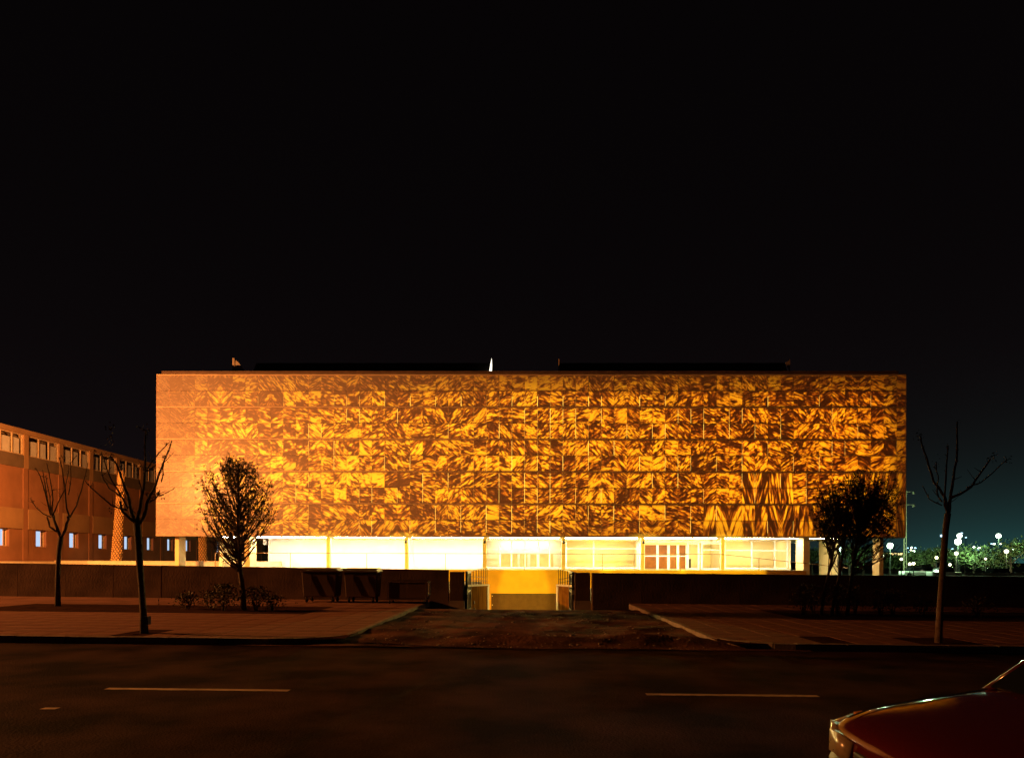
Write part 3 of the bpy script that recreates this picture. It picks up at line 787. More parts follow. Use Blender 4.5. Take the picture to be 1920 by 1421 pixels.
# local: x into the wall is negative, y along depth
def bbox(name, x0, x1, y0, y1, z0, z1, m, par=None): return MB().box(x0, x1, y0, y1, z0, z1).build(name, m, par or bb_)
bbox('wall', -14, -1.2, Y0, Y1, -.4, 13.7, M_room)
bbox('roof', -14.2, .22, Y0, Y1, 13.45, 13.9, M_beige)
for k in range(-3, 15):
    a = k * BAY; c = a + BAY
    q0, q1 = a + .32, c - .32
    bbox('pilaster', -.5, .0, a - .315, a + .315, -.4, 10.3, M_brick)
    bbox('pier', -.5, .06, a - .30, a + .30, 10.303, 13.447, M_beige)
    # main brick field with the small window left open
    w0, w1, z0, z1 = a + 1.45, a + 2.9, 2.95, 4.55
    wl = MB()
    wl.box(-.55, -.06, q0, w0, -.4, 4.6); wl.box(-.55, -.06, w1, q1, -.4, 4.6); wl.box(-.55, -.062, w0, w1, -.4, z0); wl.box(-.55, -.062, w0, w1, z1, 4.6)
    wl.box(-.55, -.06, q0, q1, 6.5, 10.3)
    wl.build('wall', M_brick, bb_)
    bbox('spandrel', -.55, .03, q0, q1, 4.603, 6.497, M_beige)
    bbox('sill_panel', -.5, .05, q0, q1, 10.303, 11.5, M_grey)
    if k > 9: continue
    win = MB(); win.box(-.40, -.30, w0, w0 + .07, z0, z1); win.box(-.40, -.30, w1 - .07, w1, z0, z1); win.box(-.40, -.302, w0 + .07, w1 - .07, z1 - .07, z1); win.box(-.40, -.302, w0 + .07, w1 - .07, z0, z0 + .07); win.box(-.40, -.304, w1 - .42, w1 - .36, z0 + .07, z1 - .07)
    wv = win.build('window', M_winframe, bb_)
    pn = MB(); pn.face([(-.37, w0 + .07, z0 + .07), (-.37, w1 - .42, z0 + .07), (-.37, w1 - .42, z1 - .07), (-.37, w0 + .07, z1 - .07)]); pn.build('pane', E_blue, wv)
    pn = MB(); pn.face([(-.37, w1 - .36, z0 + .07), (-.37, w1 - .07, z0 + .07), (-.37, w1 - .07, z1 - .07), (-.37, w1 - .36, z1 - .07)]); pn.build('side_light', M_grey, wv)
    # clerestory of three panes
    fr = MB(); za, zb_ = 11.55, 13.4
    fr.box(-.16, -.04, q0, q1, za - .04, za + .05); fr.box(-.16, -.04, q0, q1, zb_ - .05, zb_ + .04)
    for t in (q0 + .045, q0 + (q1 - q0) * .35, q0 + (q1 - q0) * .68, q1 - .045): fr.box(-.15, -.045, t - .055, t + .055, za + .051, zb_ - .051)
    w3 = fr.build('window', M_winframe, bb_)
    for i, (u0, u1) in enumerate(((.02, .335), (.365, .665), (.695, .98))):
        pn = MB(); pn.face([(-.1, q0 + (q1 - q0) * u0, za), (-.1, q0 + (q1 - q0) * u1, za), (-.1, q0 + (q1 - q0) * u1, zb_), (-.1, q0 + (q1 - q0) * u0, zb_)]); pn.build('pane', M_glass, w3)
        s0, s1 = u0 + .01, u1 - rnd.choice((.01, .02, .06))
        bl = MB(); bl.face([(-.16, q0 + (q1 - q0) * s0, za), (-.16, q0 + (q1 - q0) * s1, za), (-.16, q0 + (q1 - q0) * s1, zb_ - .4), (-.16, q0 + (q1 - q0) * s0, zb_ - rnd.uniform(.3, .45))]); bl.build('blind', M_blind, w3)

# ================================================================== STREET LAMPS (just outside the picture on the left)
def sodium_lamp(x, y, h, aim, power, label, face=None):
    t = empty('street_lamp', (x, y, gz(x)), 0, label, 'street lamp', 'sodium street lamps at the left')
    MB().tube([(-.9, 0, 0), (-.9, 0, h * .6), (-.88, 0, h - .15), (-.7, 0, h + .06), (-.14, 0, h + .09)], [.09, .07, .05, .045, .04], 8).build('pole', M_pole, t, smooth=True)
    hd = MB().box(-.16, .16, -.4, .4, h, h + .14).build('lamp_head', M_pole, t, bevel=.03)
    MB().box(-.11, .11, -.3, .3, h - .03, h - .003).build('lamp_glass', E_sodium, hd)
    ld = bpy.data.lights.new('sodium_lamp', 'SPOT' if aim else 'POINT'); ld.energy = power
    ld.color = SODIUM; ld.shadow_soft_size = .18
    if aim: ld.spot_size = R(aim); ld.spot_blend = .12 if not face else .3
    lo = bpy.data.objects.new('sodium_lamp', ld); COL.objects.link(lo); lo.parent = t; lo.location = (0, 0, h - .25)
    if face:
        lo.location = (0, .55, h + .07); lo.rotation_euler = Vector(face).to_track_quat('-Z', 'Y').to_euler()
sodium_lamp(-38.6, 45, 9.5, 150, P_LEFT, 'tall sodium floodlight mast in the yard beside the brick building', (6, 30, -.5))
sodium_lamp(-52, 20.5, 13, 162, P_STREET, 'tall sodium street lamp at the far left end of the street wall')


# ================================================================== BARE STREET TREES
def limb(b, pts, d, r0, r1, jit, n=6, base_off=0.0):
    m = len(pts); out = []; rad = []
    for i, (px, py) in enumerate(pts):
        t = i / (m - 1)
        out.append(P(px, py, d) + Vector((0, base_off + jit * t, 0))); rad.append(r0 + (r1 - r0) * t)
    # smooth with midpoints
    sm, sr = [out[0]], [rad[0]]
    for i in range(m - 1):
        a, c = out[i], out[i + 1]
        mid = a.lerp(c, .5) + Vector((rnd.uniform(-.008, .008), rnd.uniform(-.02, .02), rnd.uniform(-.008, .008)))
        k = rnd.uniform(.98, 1.14)
        sm += [mid, c]; sr += [(rad[i] + rad[i + 1]) / 2 * k, rad[i + 1]]
    b.tube(sm, sr, n)
    return out[-1]
def leaves(b, c, n, spread, size, droop=.4):
    for _ in range(n):
        p = Vector(c) + Vector((rnd.gauss(0, spread), rnd.gauss(0, spread), rnd.gauss(0, spread) - droop * spread))
        u = Vector((rnd.uniform(-1, 1), rnd.uniform(-1, 1), rnd.uniform(-1.2, .3))).normalized() * size * rnd.uniform(.6, 1.3)
        w = u.orthogonal().normalized() * size * .28
        b.face([p, p + u * .5 + w, p + u, p + u * .5 - w])
def bare_tree(base, d, trunk, limbs, tips, label, bark=M_bark, pegs=True):
    """trunk: px polyline with radii; limbs: (pts, r0, r1, depth jitter)"""
    o = P(*base, d)
    t = empty('street_tree', o, 0, label, 'tree', 'bare young street trees')
    b = MB(); pts = [P(x, y, d) for x, y, r in trunk]; rr = [r for x, y, r in trunk]
    b.tube(pts, rr, 10)
    tr = b.build('trunk', bark, t, smooth=True); tr.location = -o
    for pts, r0, r1, j in limbs:
        b = MB(); off = 0
        limb(b, pts, d, r0, r1, j, 6, 0)
        if pegs:
            for q in range(len(pts) * 2):
                i = rnd.randrange(len(pts) - 1); u = rnd.random()
                a = P(pts[i][0] + (pts[i+1][0] - pts[i][0]) * u, pts[i][1] + (pts[i+1][1] - pts[i][1]) * u, d) + Vector((0, j * (i + u) / (len(pts) - 1), 0))
                e = a + Vector((rnd.uniform(-1, 1), rnd.uniform(-.5, .5), rnd.uniform(.2, 1))).normalized() * rnd.choice((.04, .05, .06, .07, .08, .09, .28)) * rnd.uniform(.7, 1.2)
                b.tube([a, a.lerp(e, .5) + Vector((0, 0, -.01)), e], [.011, .007, .004], 4)
        lb = b.build('limb', bark, t, smooth=True); lb.location = -o
    b = MB()
    for (x, y, j, n, s) in tips: leaves(b, P(x, y, d) + Vector((0, j, 0)), n, s, s * 1.1)
    if tips:
        lf = b.build('leaf_tuft', M_leaf, t); lf.location = -o; tag(lf, kind='stuff')
    return t
bare_tree((109, 1138), 22.0, [(109, 1140, .085), (108, 1090, .07), (110, 1040, .066), (114, 1008, .075)],
 [([(114, 1010), (105, 990), (98, 975), (95, 966)], .05, .035, .1), ([(95, 968), (86, 940), (78, 910), (72, 893), (67, 881)], .028, .010, .3),
  ([(95, 968), (88, 930), (80, 895), (74, 881)], .024, .010, -.2), ([(96, 965), (92, 935), (84, 905), (81, 894)], .02, .010, .1),
  ([(97, 968), (103, 940), (102, 905), (99, 873)], .026, .010, -.3), ([(97, 972), (105, 945), (114, 920), (118, 885), (114, 872)], .02, .008, .35),
  ([(95, 972), (85, 966), (76, 955), (70, 940)], .016, .008, -.3), ([(108, 1000), (96, 990), (94, 972)], .028, .022, -.15),
  ([(114, 1010), (124, 995), (131, 975), (131, 970)], .048, .035, -.1), ([(131, 972), (127, 955), (127, 920), (123, 880), (120, 862)], .032, .012, -.25),
  ([(128, 930), (130, 900), (127, 870), (137, 853)], .018, .008, .2), ([(131, 972), (141, 950), (148, 920), (153, 890), (155, 868)], .026, .010, .25), ([(120, 864), (113, 856)], .01, .006, .0)],
 [(70, 942, -.3, 5, .05)], 'slim bare street tree by the far left wall with upright pollard shoots')
bare_tree((270, 1190), 14.4, [(271, 1192, .085), (269, 1150, .066), (266, 1110, .062), (262, 1060, .066), (259, 1010, .07), (256, 984, .075)],
 [([(256, 985), (246, 970), (238, 950), (232, 930), (220, 905), (205, 870), (190, 852)], .05, .012, .3), ([(240, 955), (228, 930), (215, 905), (207, 880), (200, 855)], .02, .010, -.2),
  ([(254, 982), (245, 972), (238, 962), (238, 944)], .03, .024, -.25), ([(238, 958), (225, 955), (215, 950), (200, 935), (183, 918), (176, 906)], .022, .007, -.3), ([(232, 938), (214, 925), (198, 917), (185, 900), (176, 880), (173, 845)], .018, .006, .3),
  ([(256, 985), (259, 965), (262, 940), (266, 920), (268, 880), (267, 845), (268, 806)], .045, .013, .1), ([(268, 890), (276, 880), (281, 872)], .014, .008, .2),
  ([(259, 985), (268, 975), (276, 960), (280, 945), (288, 930), (300, 910), (312, 880), (326, 850), (333, 832)], .045, .010, -.25), ([(302, 905), (303, 880), (304, 858)], .014, .008, .1),
  ([(280, 944), (295, 940), (310, 932), (318, 924)], .018, .008, -.4), ([(279, 940), (272, 930), (268, 925), (292, 928), (312, 915)], .014, .007, .3), ([(270, 890), (288, 850), (298, 828)], .016, .008, .35), ([(265, 925), (263, 905), (264, 880)], .014, .010, -.1)],
 [(196, 800, .2, 14, .06), (194, 823, .2, 14, .055), (188, 850, .3, 12, .05), (201, 852, -.2, 10, .05), (219, 954, -.2, 12, .045), (267, 802, .1, 16, .055), (299, 826, .3, 8, .035), (304, 857, .1, 12, .045), (316, 927, -.4, 14, .05), (262, 875, -.1, 7, .04), (293, 928, .2, 7, .035), (150, 455, .6, 0, .1)],
 'bare street tree by the left kerb with a few dry leaf tufts at its tips')
bare_tree((1762, 1203), 14.2, [(1760, 1205, .075), (1762, 1150, .062), (1766, 1090, .058), (1770, 1030, .06), (1773, 990, .058), (1777, 960, .06)],
 [([(1777, 962), (1774, 930), (1767, 915), (1757, 900), (1750, 870), (1743, 840), (1738, 812)], .032, .016, .25), ([(1776, 960), (1768, 945), (1766, 920), (1766, 870), (1766, 836)], .026, .012, -.2),
  ([(1778, 960), (1781, 940), (1784, 925), (1790, 895), (1797, 860), (1799, 820), (1800, 786)], .040, .014, .1), ([(1783, 930), (1795, 925), (1812, 912), (1826, 885), (1838, 862)], .028, .014, -.3),
  ([(1812, 912), (1835, 903), (1855, 885), (1872, 866), (1880, 860)], .014, .007, -.2), ([(1766, 938), (1755, 930), (1748, 915), (1746, 900), (1738, 885), (1733, 870)], .016, .008, -.4), ([(1766, 945), (1750, 932), (1745, 905)], .012, .007, .3)],
 [(1737, 808, .25, 16, .06), (1842, 858, -.3, 18, .065), (1876, 862, -.2, 14, .055), (1731, 866, -.4, 8, .05), (1802, 785, .1, 6, .04)],
 'bare street tree by the right kerb with dry leaf tufts at its tips', M_palebark)
# the grafted stub on the left tree is a tie box
o = P(276, 1165, 14.3)
b = MB().box(-.05, .05, -.06, .06, -.08, .09); b.box(-.13, -.05, -.015, .015, -.01, .02)
tag(b.build('tree_tie', M_dark, loc=o), 'small dark box strapped to the trunk of the kerbside tree', 'box')

# ================================================================== PINES AND SHRUBS
def tuft(b, p, direction, n, ln, wid):
    d0 = Vector(direction).normalized()
    for _ in range(n):
        u = (d0 * .7 + Vector((rnd.gauss(0, .6), rnd.gauss(0, .6), rnd.gauss(.1, .5)))).normalized() * ln * rnd.uniform(.6, 1.2)
        w = u.cross(Vector((rnd.gauss(0, 1), rnd.gauss(0, 1), rnd.gauss(0, 1)))).normalized() * wid
        b.face([p - w, p + w, p + u])
def bez(a, m, c, n):
    return [a * (1 - t) ** 2 + m * 2 * t * (1 - t) + c * t * t for t in [i / n for i in range(n + 1)]]
def pine(o, trunks, tips_fn, nb, label, tuft_n, dens_fn, attach):
    t = empty('pine_tree', o, 0, label, 'tree', 'young pine trees')
    for tk in trunks:
        b = MB(); b.tube([Vector(p) for p, r in tk], [r for p, r in tk], 8); b.build('trunk', M_bark, t, smooth=True)
    br = MB(); fo = MB()
    for k in range(nb):
        tip = tips_fn()
        a = attach(tip)
        L_ = (tip - a).length
        mid = a.lerp(tip, .55) + Vector(((tip.x - a.x) * .22, (tip.y - a.y) * .22, -.10 * L_))
        pts = bez(a, mid, tip, 6)
        br.tube(pts, [.016 * (1 - .8 * i / 6) * (0.6 + L_ * .35) + .003 for i in range(7)], 4, False)
        dn = dens_fn(tip)
        m = int(tuft_n * dn * rnd.uniform(.7, 1.3))
        for q in range(m):
            s = 1 - rnd.random() ** 1.5 * .55
            i = min(5, int(s * 6)); p = pts[i].lerp(pts[i + 1], s * 6 - i)
            dr = (pts[i + 1] - pts[i]).normalized()
            off = Vector((rnd.gauss(0, 1), rnd.gauss(0, 1), rnd.gauss(0.1, .8))) * .085
            e = p + off
            if q % 3 == 0: br.tube([p, e], [.006, .003], 3, False)
            tuft(fo, e, dr + off * 5, 11, .10, .0055)
    br.build('branches', M_bark, t)
    fo.build('crown', M_needle, t)
    return t
# left pine
prof = [(1.5, .2), (1.9, .5), (2.4, .84), (2.9, 1.03), (3.4, 1.05), (3.9, .90), (4.25, .64), (4.48, .34), (4.62, .08)]
def prad(h):
    for (a, ra), (c, rc) in zip(prof[:-1], prof[1:]):
        if a <= h <= c: return ra + (rc - ra) * (h - a) / (c - a)
    return .05
o = P(457, 1144, 21.0)
tl = [(Vector((0, 0, 0)), .10), (Vector((-.03, .02, .5)), .085), (Vector((-.12, .02, 1.2)), .075), (Vector((-.16, 0, 1.9)), .07), (Vector((-.17, .02, 2.8)), .05), (Vector((-.17, 0, 3.7)), .03), (Vector((-.16, 0, 4.45)), .012)]
def trunk_at(h):
    for (a, ra), (c, rc) in zip(tl[:-1], tl[1:]):
        if a.z <= h <= c.z: return a.lerp(c, (h - a.z) / (c.z - a.z))
    return tl[-1][0].copy()
def tipL():
    while True:
        h = rnd.uniform(1.75, 4.58)
        if rnd.random() < (.35 if h < 2.5 else .8 if h < 3.2 else 1): break
    while True:
        r = 1.14 * prad(h) * math.sqrt(rnd.uniform(.1, 1)); A = rnd.uniform(0, 2 * math.pi)
        q = Vector((-.25 + r * math.cos(A), r * math.sin(A), h))
        if mnoise.noise(q * 1.9 + Vector((3, 1, 7))) > rnd.uniform(-.5, .05): return q
def attL(tip):
    r = math.hypot(tip.x + .17, tip.y)
    return trunk_at(max(.95, tip.z - .2 - r * rnd.uniform(.8, 1.4)))
pine(o, [tl], tipL, 175, 'young pine with an egg shaped crown in the left planting bed', 12, lambda t: .35 if t.z < 2.3 else .6 if t.z < 3.0 else 1.25, attL)
# right pine, three stems
o = P(1568, 1152, 21.5)
stems = [[(Vector((-.42, .1, 0)), .05), (Vector((-.33, .05, .8)), .045), (Vector((-.1, 0, 1.9)), .038), (Vector((.05, -.1, 2.9)), .02)],
         [(Vector((-.2, -.1, 0)), .055), (Vector((.0, -.05, .8)), .05), (Vector((.2, .0, 1.9)), .04), (Vector((.3, .1, 3.0)), .02)],
         [(Vector((.34, 0, 0)), .06), (Vector((.42, .0, .7)), .055), (Vector((.58, .05, 1.8)), .045), (Vector((.75, 0, 3.2)), .02)]]
def tipR():
    if rnd.random() < .12:
        A = rnd.uniform(0, 6.28); r = rnd.uniform(.3, 1.4); return Vector((.55 + r * math.cos(A), r * .8 * math.sin(A), rnd.uniform(2.0, 2.6)))
    while True:
        q = Vector((rnd.uniform(-1, 1), rnd.uniform(-1, 1), rnd.uniform(-1, 1)))
        if .3 < q.length < 1 and mnoise.noise(q * 2.3 + Vector((9, 4, 2))) > rnd.uniform(-.75, .05): break
    lump = 1 + .13 * math.sin(5 * q.x + 2) * math.cos(4 * q.z)
    return Vector((.55 + q.x * 1.42 * lump, q.y * 1.2, 3.55 + q.z * 1.05 * lump - .12 * abs(q.x)))
def attR(tip):
    st = min(stems, key=lambda s: abs(s[2][0].x - tip.x) + rnd.uniform(0, .35))
    h = min(2.95, max(1.25, tip.z - rnd.uniform(.55, 1.3)))
    for (a, ra), (c, rc) in zip(st[:-1], st[1:]):
        if a.z <= h <= c.z: return a.lerp(c, (h - a.z) / (c.z - a.z))
    return st[-1][0].copy()
pine(o, stems, tipR, 260, 'three stemmed pine with a broad round crown before the right end of the building', 15, lambda t: .25 if t.z < 2.5 else 1.35, attR)

def shrub(x, y, w, h, n, label, group):
    t = empty('shrub', (x, y, gz(x) + .1), 0, label, 'shrub', group)
    st = MB(); lf = MB()
    for k in range(9):
        A = rnd.uniform(0, 6.28); r = rnd.uniform(.2, .9) * w / 2
        e = Vector((r * math.cos(A), r * math.sin(A), h * rnd.uniform(.6, 1)))
        st.tube(bez(Vector((r * .15 * math.cos(A), r * .15 * math.sin(A), 0)), Vector((e.x * .4, e.y * .4, e.z * .6)), e, 4), [.014, .012, .010, .007, .004], 4, False)
    for k in range(n):
        q = Vector((rnd.gauss(0, .42), rnd.gauss(0, .42), 0)); z = rnd.random() ** .7
        p = Vector((q.x * w * .62 * (.55 + .6 * math.sin(math.pi * min(1, z * .8 + .2))), q.y * w * .62, h * (.18 + .85 * z) + rnd.gauss(0, .03)))
        u = Vector((rnd.uniform(-1, 1), rnd.uniform(-1, 1), rnd.uniform(-.4, 1))).normalized() * rnd.uniform(.05, .10)
        s = u.orthogonal().normalized() * .022
        lf.face([p, p + u * .5 + s, p + u, p + u * .5 - s])
    st.build('stems', M_bark, t); lf.build('foliage', M_shrub, t)
G = 'shrubs in the left planting bed'
shrub(P(345, 0, 21).x, 21.2, .75, .5, 330, 'low sparse shrub, leftmost in the left planting bed', G)
shrub(P(412, 0, 20.5).x, 20.8, .85, .78, 620, 'dense rounded shrub left of the young pine trunk', G)
shrub(P(385, 0, 21.5).x, 21.8, .6, .55, 150, 'thin twiggy shrub between the two leftmost shrubs of the bed', G)
shrub(P(478, 0, 21).x, 21.1, .8, .7, 420, 'leafy shrub just right of the young pine trunk', G)
shrub(P(512, 0, 21).x, 20.9, .7, .45, 260, 'low spreading shrub, rightmost in the left planting bed', G)
G = 'shrubs before the right wall'
nm = ['tall thin shrub left of the pine stems by the right wall', 'tall leafy shrub just left of the pine stems', 'dark shrub under the stems of the right pine', 'dark leafy shrub just right of the pine stems',
      'second shrub to the right of the three stemmed pine', 'third shrub to the right of the three stemmed pine', 'shrub left of the bare tree by the right wall', 'rightmost shrub before the right wall behind the bare tree']
for i, (px, h, n) in enumerate(((1498, .95, 330), (1522, .9, 420), (1560, .9, 520), (1600, .85, 520), (1640, .8, 480), (1672, .75, 420), (1716, .6, 300), (1830, .55, 300))):
    shrub(P(px, 0, 22).x, 21.6 + .3 * (i % 2), .8, h, n, nm[i], G)

# ================================================================== BINS AND TROLLEY
def dumpster(x, y, w, label):
    g0 = gz(x) + .13
    t = empty('wheeled_bin', (x, y, g0), 0, label, 'bin', 'large wheeled rubbish bins by the wall')
    def taper(px, py, pz): k = 1 - .10 * (1.1 - pz) / .9; return (px * k, py * k, pz)
    b = MB().box(-w/2, w/2, -.45, .45, .2, 1.1, taper)
    b.build('body', M_bin, t, bevel=.03)
    r = MB(); r.box(-w/2 - .03, w/2 + .03, -.49, .49, 1.103, 1.16)
    r.build('rim', M_bin, t, bevel=.012)
    l = MB(); n = 6
    for k in range(n):                                   # domed lid
        a0, a1 = -.47 + .94 * k / n, -.47 + .94 * (k + 1) / n
        z0_, z1_ = 1.163 + .10 * math.cos(a0 / .47 * 1.35), 1.163 + .10 * math.cos(a1 / .47 * 1.35)
        l.face([(-w/2 + .01, a0, z0_), (w/2 - .01, a0, z0_), (w/2 - .01, a1, z1_), (-w/2 + .01, a1, z1_)])
        l.face([(-w/2 + .01, a0, 1.162), (-w/2 + .01, a0, z0_), (-w/2 + .01, a1, z1_), (-w/2 + .01, a1, 1.162)])
        l.face([(w/2 - .01, a0, 1.162), (w/2 - .01, a1, 1.162), (w/2 - .01, a1, z1_), (w/2 - .01, a0, z0_)])
    l.build('lid', M_binlid, t, smooth=False)
    for s in (-1, 1):
        MB().tube([(s * (w/2 + .05), -.12, 1.0), (s * (w/2 - .02), -.12, 1.0)], .035, 8).build('trunnion', M_steel, t)
        MB().box(s * w * .22 - .015, s * w * .22 + .015, -.462, -.44, .35, 1.0).build('rib', M_bin, t)
    for sx in (-1, 1):
        for sy in (-1, 1):
            cx, cy = sx * (w/2 - .16), sy * .32
            wh = MB().tube([(cx - .025, cy, .1), (cx + .025, cy, .1)], .1, 12).build('wheel', M_rubber, t)
            MB().box(cx - .05, cx + .05, cy - .03, cy + .03, .12, .205).build('caster_fork', M_steel, wh)
dumpster(-7.42, 25.5, 1.27, 'brown wheeled rubbish bin, left one of the pair by the wall')
dumpster(-5.92, 25.5, 1.2, 'brown wheeled rubbish bin, right one of the pair by the wall')
g0 = gz(-4.2) + .13
t = empty('cage_trolley', (-4.2, 25.2, g0), 0, 'small wheeled cage trolley with a pale end panel beside the bins', 'trolley')
w, dp, h = .70, .35, .80
fr = MB()
for sx in (-1, 1):
    for sy in (-1, 1): fr.box(sx * w - .018, sx * w + .018, sy * dp - .018, sy * dp + .018, .14, h)
fr.box(-w, w, -dp - .015, -dp + .015, h, h + .03); fr.box(-w, w, dp - .015, dp + .015, h, h + .03)
fr.box(-w, w, -dp - .014, -dp + .014, .14, .18); fr.box(-w, w, dp - .014, dp + .014, .14, .18)
fr.build('frame', M_bin, t)
for k in range(2): MB().box(-w + .05 + k * .66, -w + .68 + k * .66, -dp + .02, -dp + .03, .2, h - .04).build('side_panel', M_bin, t)
MB().box(-w + .03, w - .03, -dp + .04, dp - .04, .19, .22).build('floor', M_bin, t)
e = MB(); e.box(w + .02, w + .05, -dp, dp, h - .06, h); e.box(w + .02, w + .05, -dp, -dp + .06, .3, h - .06); e.box(w + .02, w + .05, dp - .06, dp, .3, h - .06); e.box(w + .02, w + .05, -.03, .03, .36, h - .06); e.box(w + .02, w + .05, -dp + .06, dp - .06, .3, .36)
e.build('end_rack', M_coping, t)
for sx in (-1, 1):
    for sy in (-1, 1):
        wh = MB().tube([(sx * (w - .08) - .02, sy * dp, .065), (sx * (w - .08) + .02, sy * dp, .065)], .065, 10).build('wheel', M_rubber, t)
        MB().box(sx * (w - .08) - .035, sx * (w - .08) + .035, sy * dp - .02, sy * dp + .02, .08, .138).build('caster_fork', M_steel, wh)

# ================================================================== PALMS
def palm(x, y, z0, h, r0, r1, label, lean):
    t = empty('palm_tree', (x, y, z0), 0, label, 'palm', 'palms beside the brick building')
    c = MB(); c.tube([(lean * k / 6, 0, h * k / 6) for k in range(7)], [r0 + (r1 - r0) * (k / 6) ** 1.5 for k in range(7)], 12); c.build('trunk', M_palmcore, t, smooth=True)
    b = MB(); rows = int(h / .22)
    for j in range(rows):                       # spiral of cut leaf bases, in diamonds
        z = h * j / rows; rr = r0 + (r1 - r0) * (z / h) ** 1.5
        for i in range(9):
            A = 2 * math.pi * (i + .5 * (j % 2)) / 9
            n_ = Vector((math.cos(A), math.sin(A), 0)); s = Vector((-n_.y, n_.x, 0)); cx = Vector((lean * z / h, 0, z)) + n_ * rr
            wv = rr * .30
            q = [cx - s * wv, cx - Vector((0, 0, .16)), cx + s * wv, cx + Vector((0, 0, .13))]
            tp = cx + n_ * rng_(.06, .12) + Vector((0, 0, .09))
            for a_, c_ in ((0, 1), (1, 2), (2, 3), (3, 0)): b.face([q[a_], q[c_], tp])
    b.build('leaf_bases', M_palm, t)
    f_ = MB()
    for k in range(26):                         # fronds tied up in a narrow bundle
        A = rnd.uniform(0, 6.28); n_ = Vector((math.cos(A), math.sin(A), 0)); L_ = rnd.uniform(1.0, 2.0)
        p0 = Vector((lean, 0, h - .2)) + n_ * r1 * .7
        s = Vector((-n_.y, n_.x, 0)) * .05
        m_ = p0 + n_ * .16 + Vector((0, 0, L_ * .5)); e_ = p0 + n_ * rnd.uniform(-.1, .35) + Vector((0, 0, L_))
        f_.face([p0 - s, p0 + s, m_ + s * 1.4, m_ - s * 1.4]); f_.face([m_ - s * 1.4, m_ + s * 1.4, e_])
    f_.build('frond_bundle', M_palm, t)
rng_ = rnd.uniform
a = P(217, 1053, 70)
palm(a.x, 70, .4, 8.9, .44, .26, 'tall lit palm trunk with tied fronds before the brick building', .5)
a = P(381, 1053, 80)
palm(a.x, 80, .4, 7.5, .40, .3, 'reddish palm trunk seen between the left pilotis', -.2)

# ================================================================== PARK ON THE RIGHT
def globe_lamp(px, py, d, r, m, label, group, light=0, lcol=(.55, 1, .55)):
    p = P(px, py, d)
    t = empty('park_lamp', (p.x, d, -.42), 0, label, 'lamp', group)
    h = p.z + .42
    MB().tube([(0, 0, 0), (0, 0, h - r * .9)], [.07 * d / 100, .05 * d / 100], 6).build('pole', M_pole, t)
    MB().ball((0, 0, h), r * .66).build('globe', m, t, smooth=True)
    r *= .66
    if light:
        light *= .38
        ld = bpy.data.lights.new('lamp_light', 'POINT'); ld.energy = light; ld.color = lcol; ld.shadow_soft_size = r
        lo = bpy.data.objects.new('lamp_light', ld); COL.objects.link(lo); lo.parent = t; lo.location = (0, -.1 - r * 1.05, h - r * .2)
G1, G2 = 'bright globe lamps in the park', 'small lamps among the park trees'
globe_lamp(1669, 1021, 100, .62, E_green, 'large white globe lamp just right of the marble wall corner', G1, 9000)
globe_lamp(1796, 1013, 108, .72, E_green, 'biggest white globe lamp, lower of the close pair right of the bare tree', G1, 11000)
globe_lamp(1799, 1002, 118, .58, E_green, 'white globe lamp just above the biggest globe lamp', G1, 3000)
globe_lamp(1872, 1002, 112, .55, E_green, 'high white globe lamp towards the right edge above the trees', G1, 9000)
globe_lamp(1578, 1028, 96, .52, E_green, 'white globe lamp seen between the right pilotis stems', G1, 6000)
globe_lamp(1511, 1032, 94, .34, E_yel, 'small yellow globe lamp at the edge of a right hand column', G2)
globe_lamp(1654, 1040, 90, .30, E_yel, 'small yellow lamp touching the rightmost column', G2)
globe_lamp(1690, 1046, 82, .22, E_yel, 'small lantern on a dark post before the lattice mast', G2)
globe_lamp(1706, 1055, 92, .28, E_yel, 'low yellow lamp, left of a pair right of the mast', G2)
globe_lamp(1713, 1054, 92, .28, E_yel, 'low yellow lamp, right of a pair right of the mast', G2)
globe_lamp(1756, 1043, 98, .30, E_yel, 'yellow lamp just left of the right bare tree trunk', G2)
globe_lamp(1765, 1002, 140, .36, E_cyan, 'bluish white lamp touching the trunk of the right bare tree', G2)
globe_lamp(1793, 1035, 100, .38, E_yel, 'star bright yellow lamp below the big globe pair', G2, 2500, (.9, 1, .5))
globe_lamp(1781, 1056, 96, .26, E_yel, 'low yellow lamp right of the bare tree trunk', G2)
globe_lamp(1887, 1031, 100, .42, E_yel, 'yellow lamp on a dark pole near the right edge', G2, 3500, (.9, 1, .5))
globe_lamp(1848, 1045, 100, .22, E_yel, 'small lamp deep in the dark crown of the park tree', G2)
# distant town lights
far = [(1702,1025),(1709,1024),(1716,1025),(1708,1029),(1703,1033),(1714,1031),(1740,1031),(1749,1031),(1777,1028),(1786,1027),(1826,1023),(1836,1025),(1834,1028),(1846,1028),(1859,1017),(1864,1017),(1876,1017),(1900,1027),(1803,997),(1811,1005)]
fl = ['tiny far light just right of the lattice mast, upper left of a tight cluster', 'tiny far light at the top middle of the cluster by the mast', 'tiny far light at the top right of the cluster by the mast',
      'tiny far light in the middle of the cluster by the mast', 'lowest left far light of the cluster by the mast', 'lowest right far light of the cluster by the mast', 'far light midway between mast and bare tree, left of two',
      'far light midway between mast and bare tree, right of two', 'far light just right of the bare tree trunk', 'far light right of the bare tree, under the big globe', 'far light on the skyline between the big globes, leftmost of a trio',
      'far light on the skyline between the big globes, upper of a trio', 'far light on the skyline between the big globes, lower of a trio', 'lone far light above the dark park tree crown', 'left one of two high far lights below the high globe lamp',
      'right one of two high far lights below the high globe lamp', 'far light just right of the two high far lights', 'far light at the far right edge above the trees', 'far light touching the upper globe of the close pair', 'far light just right of the close globe pair']
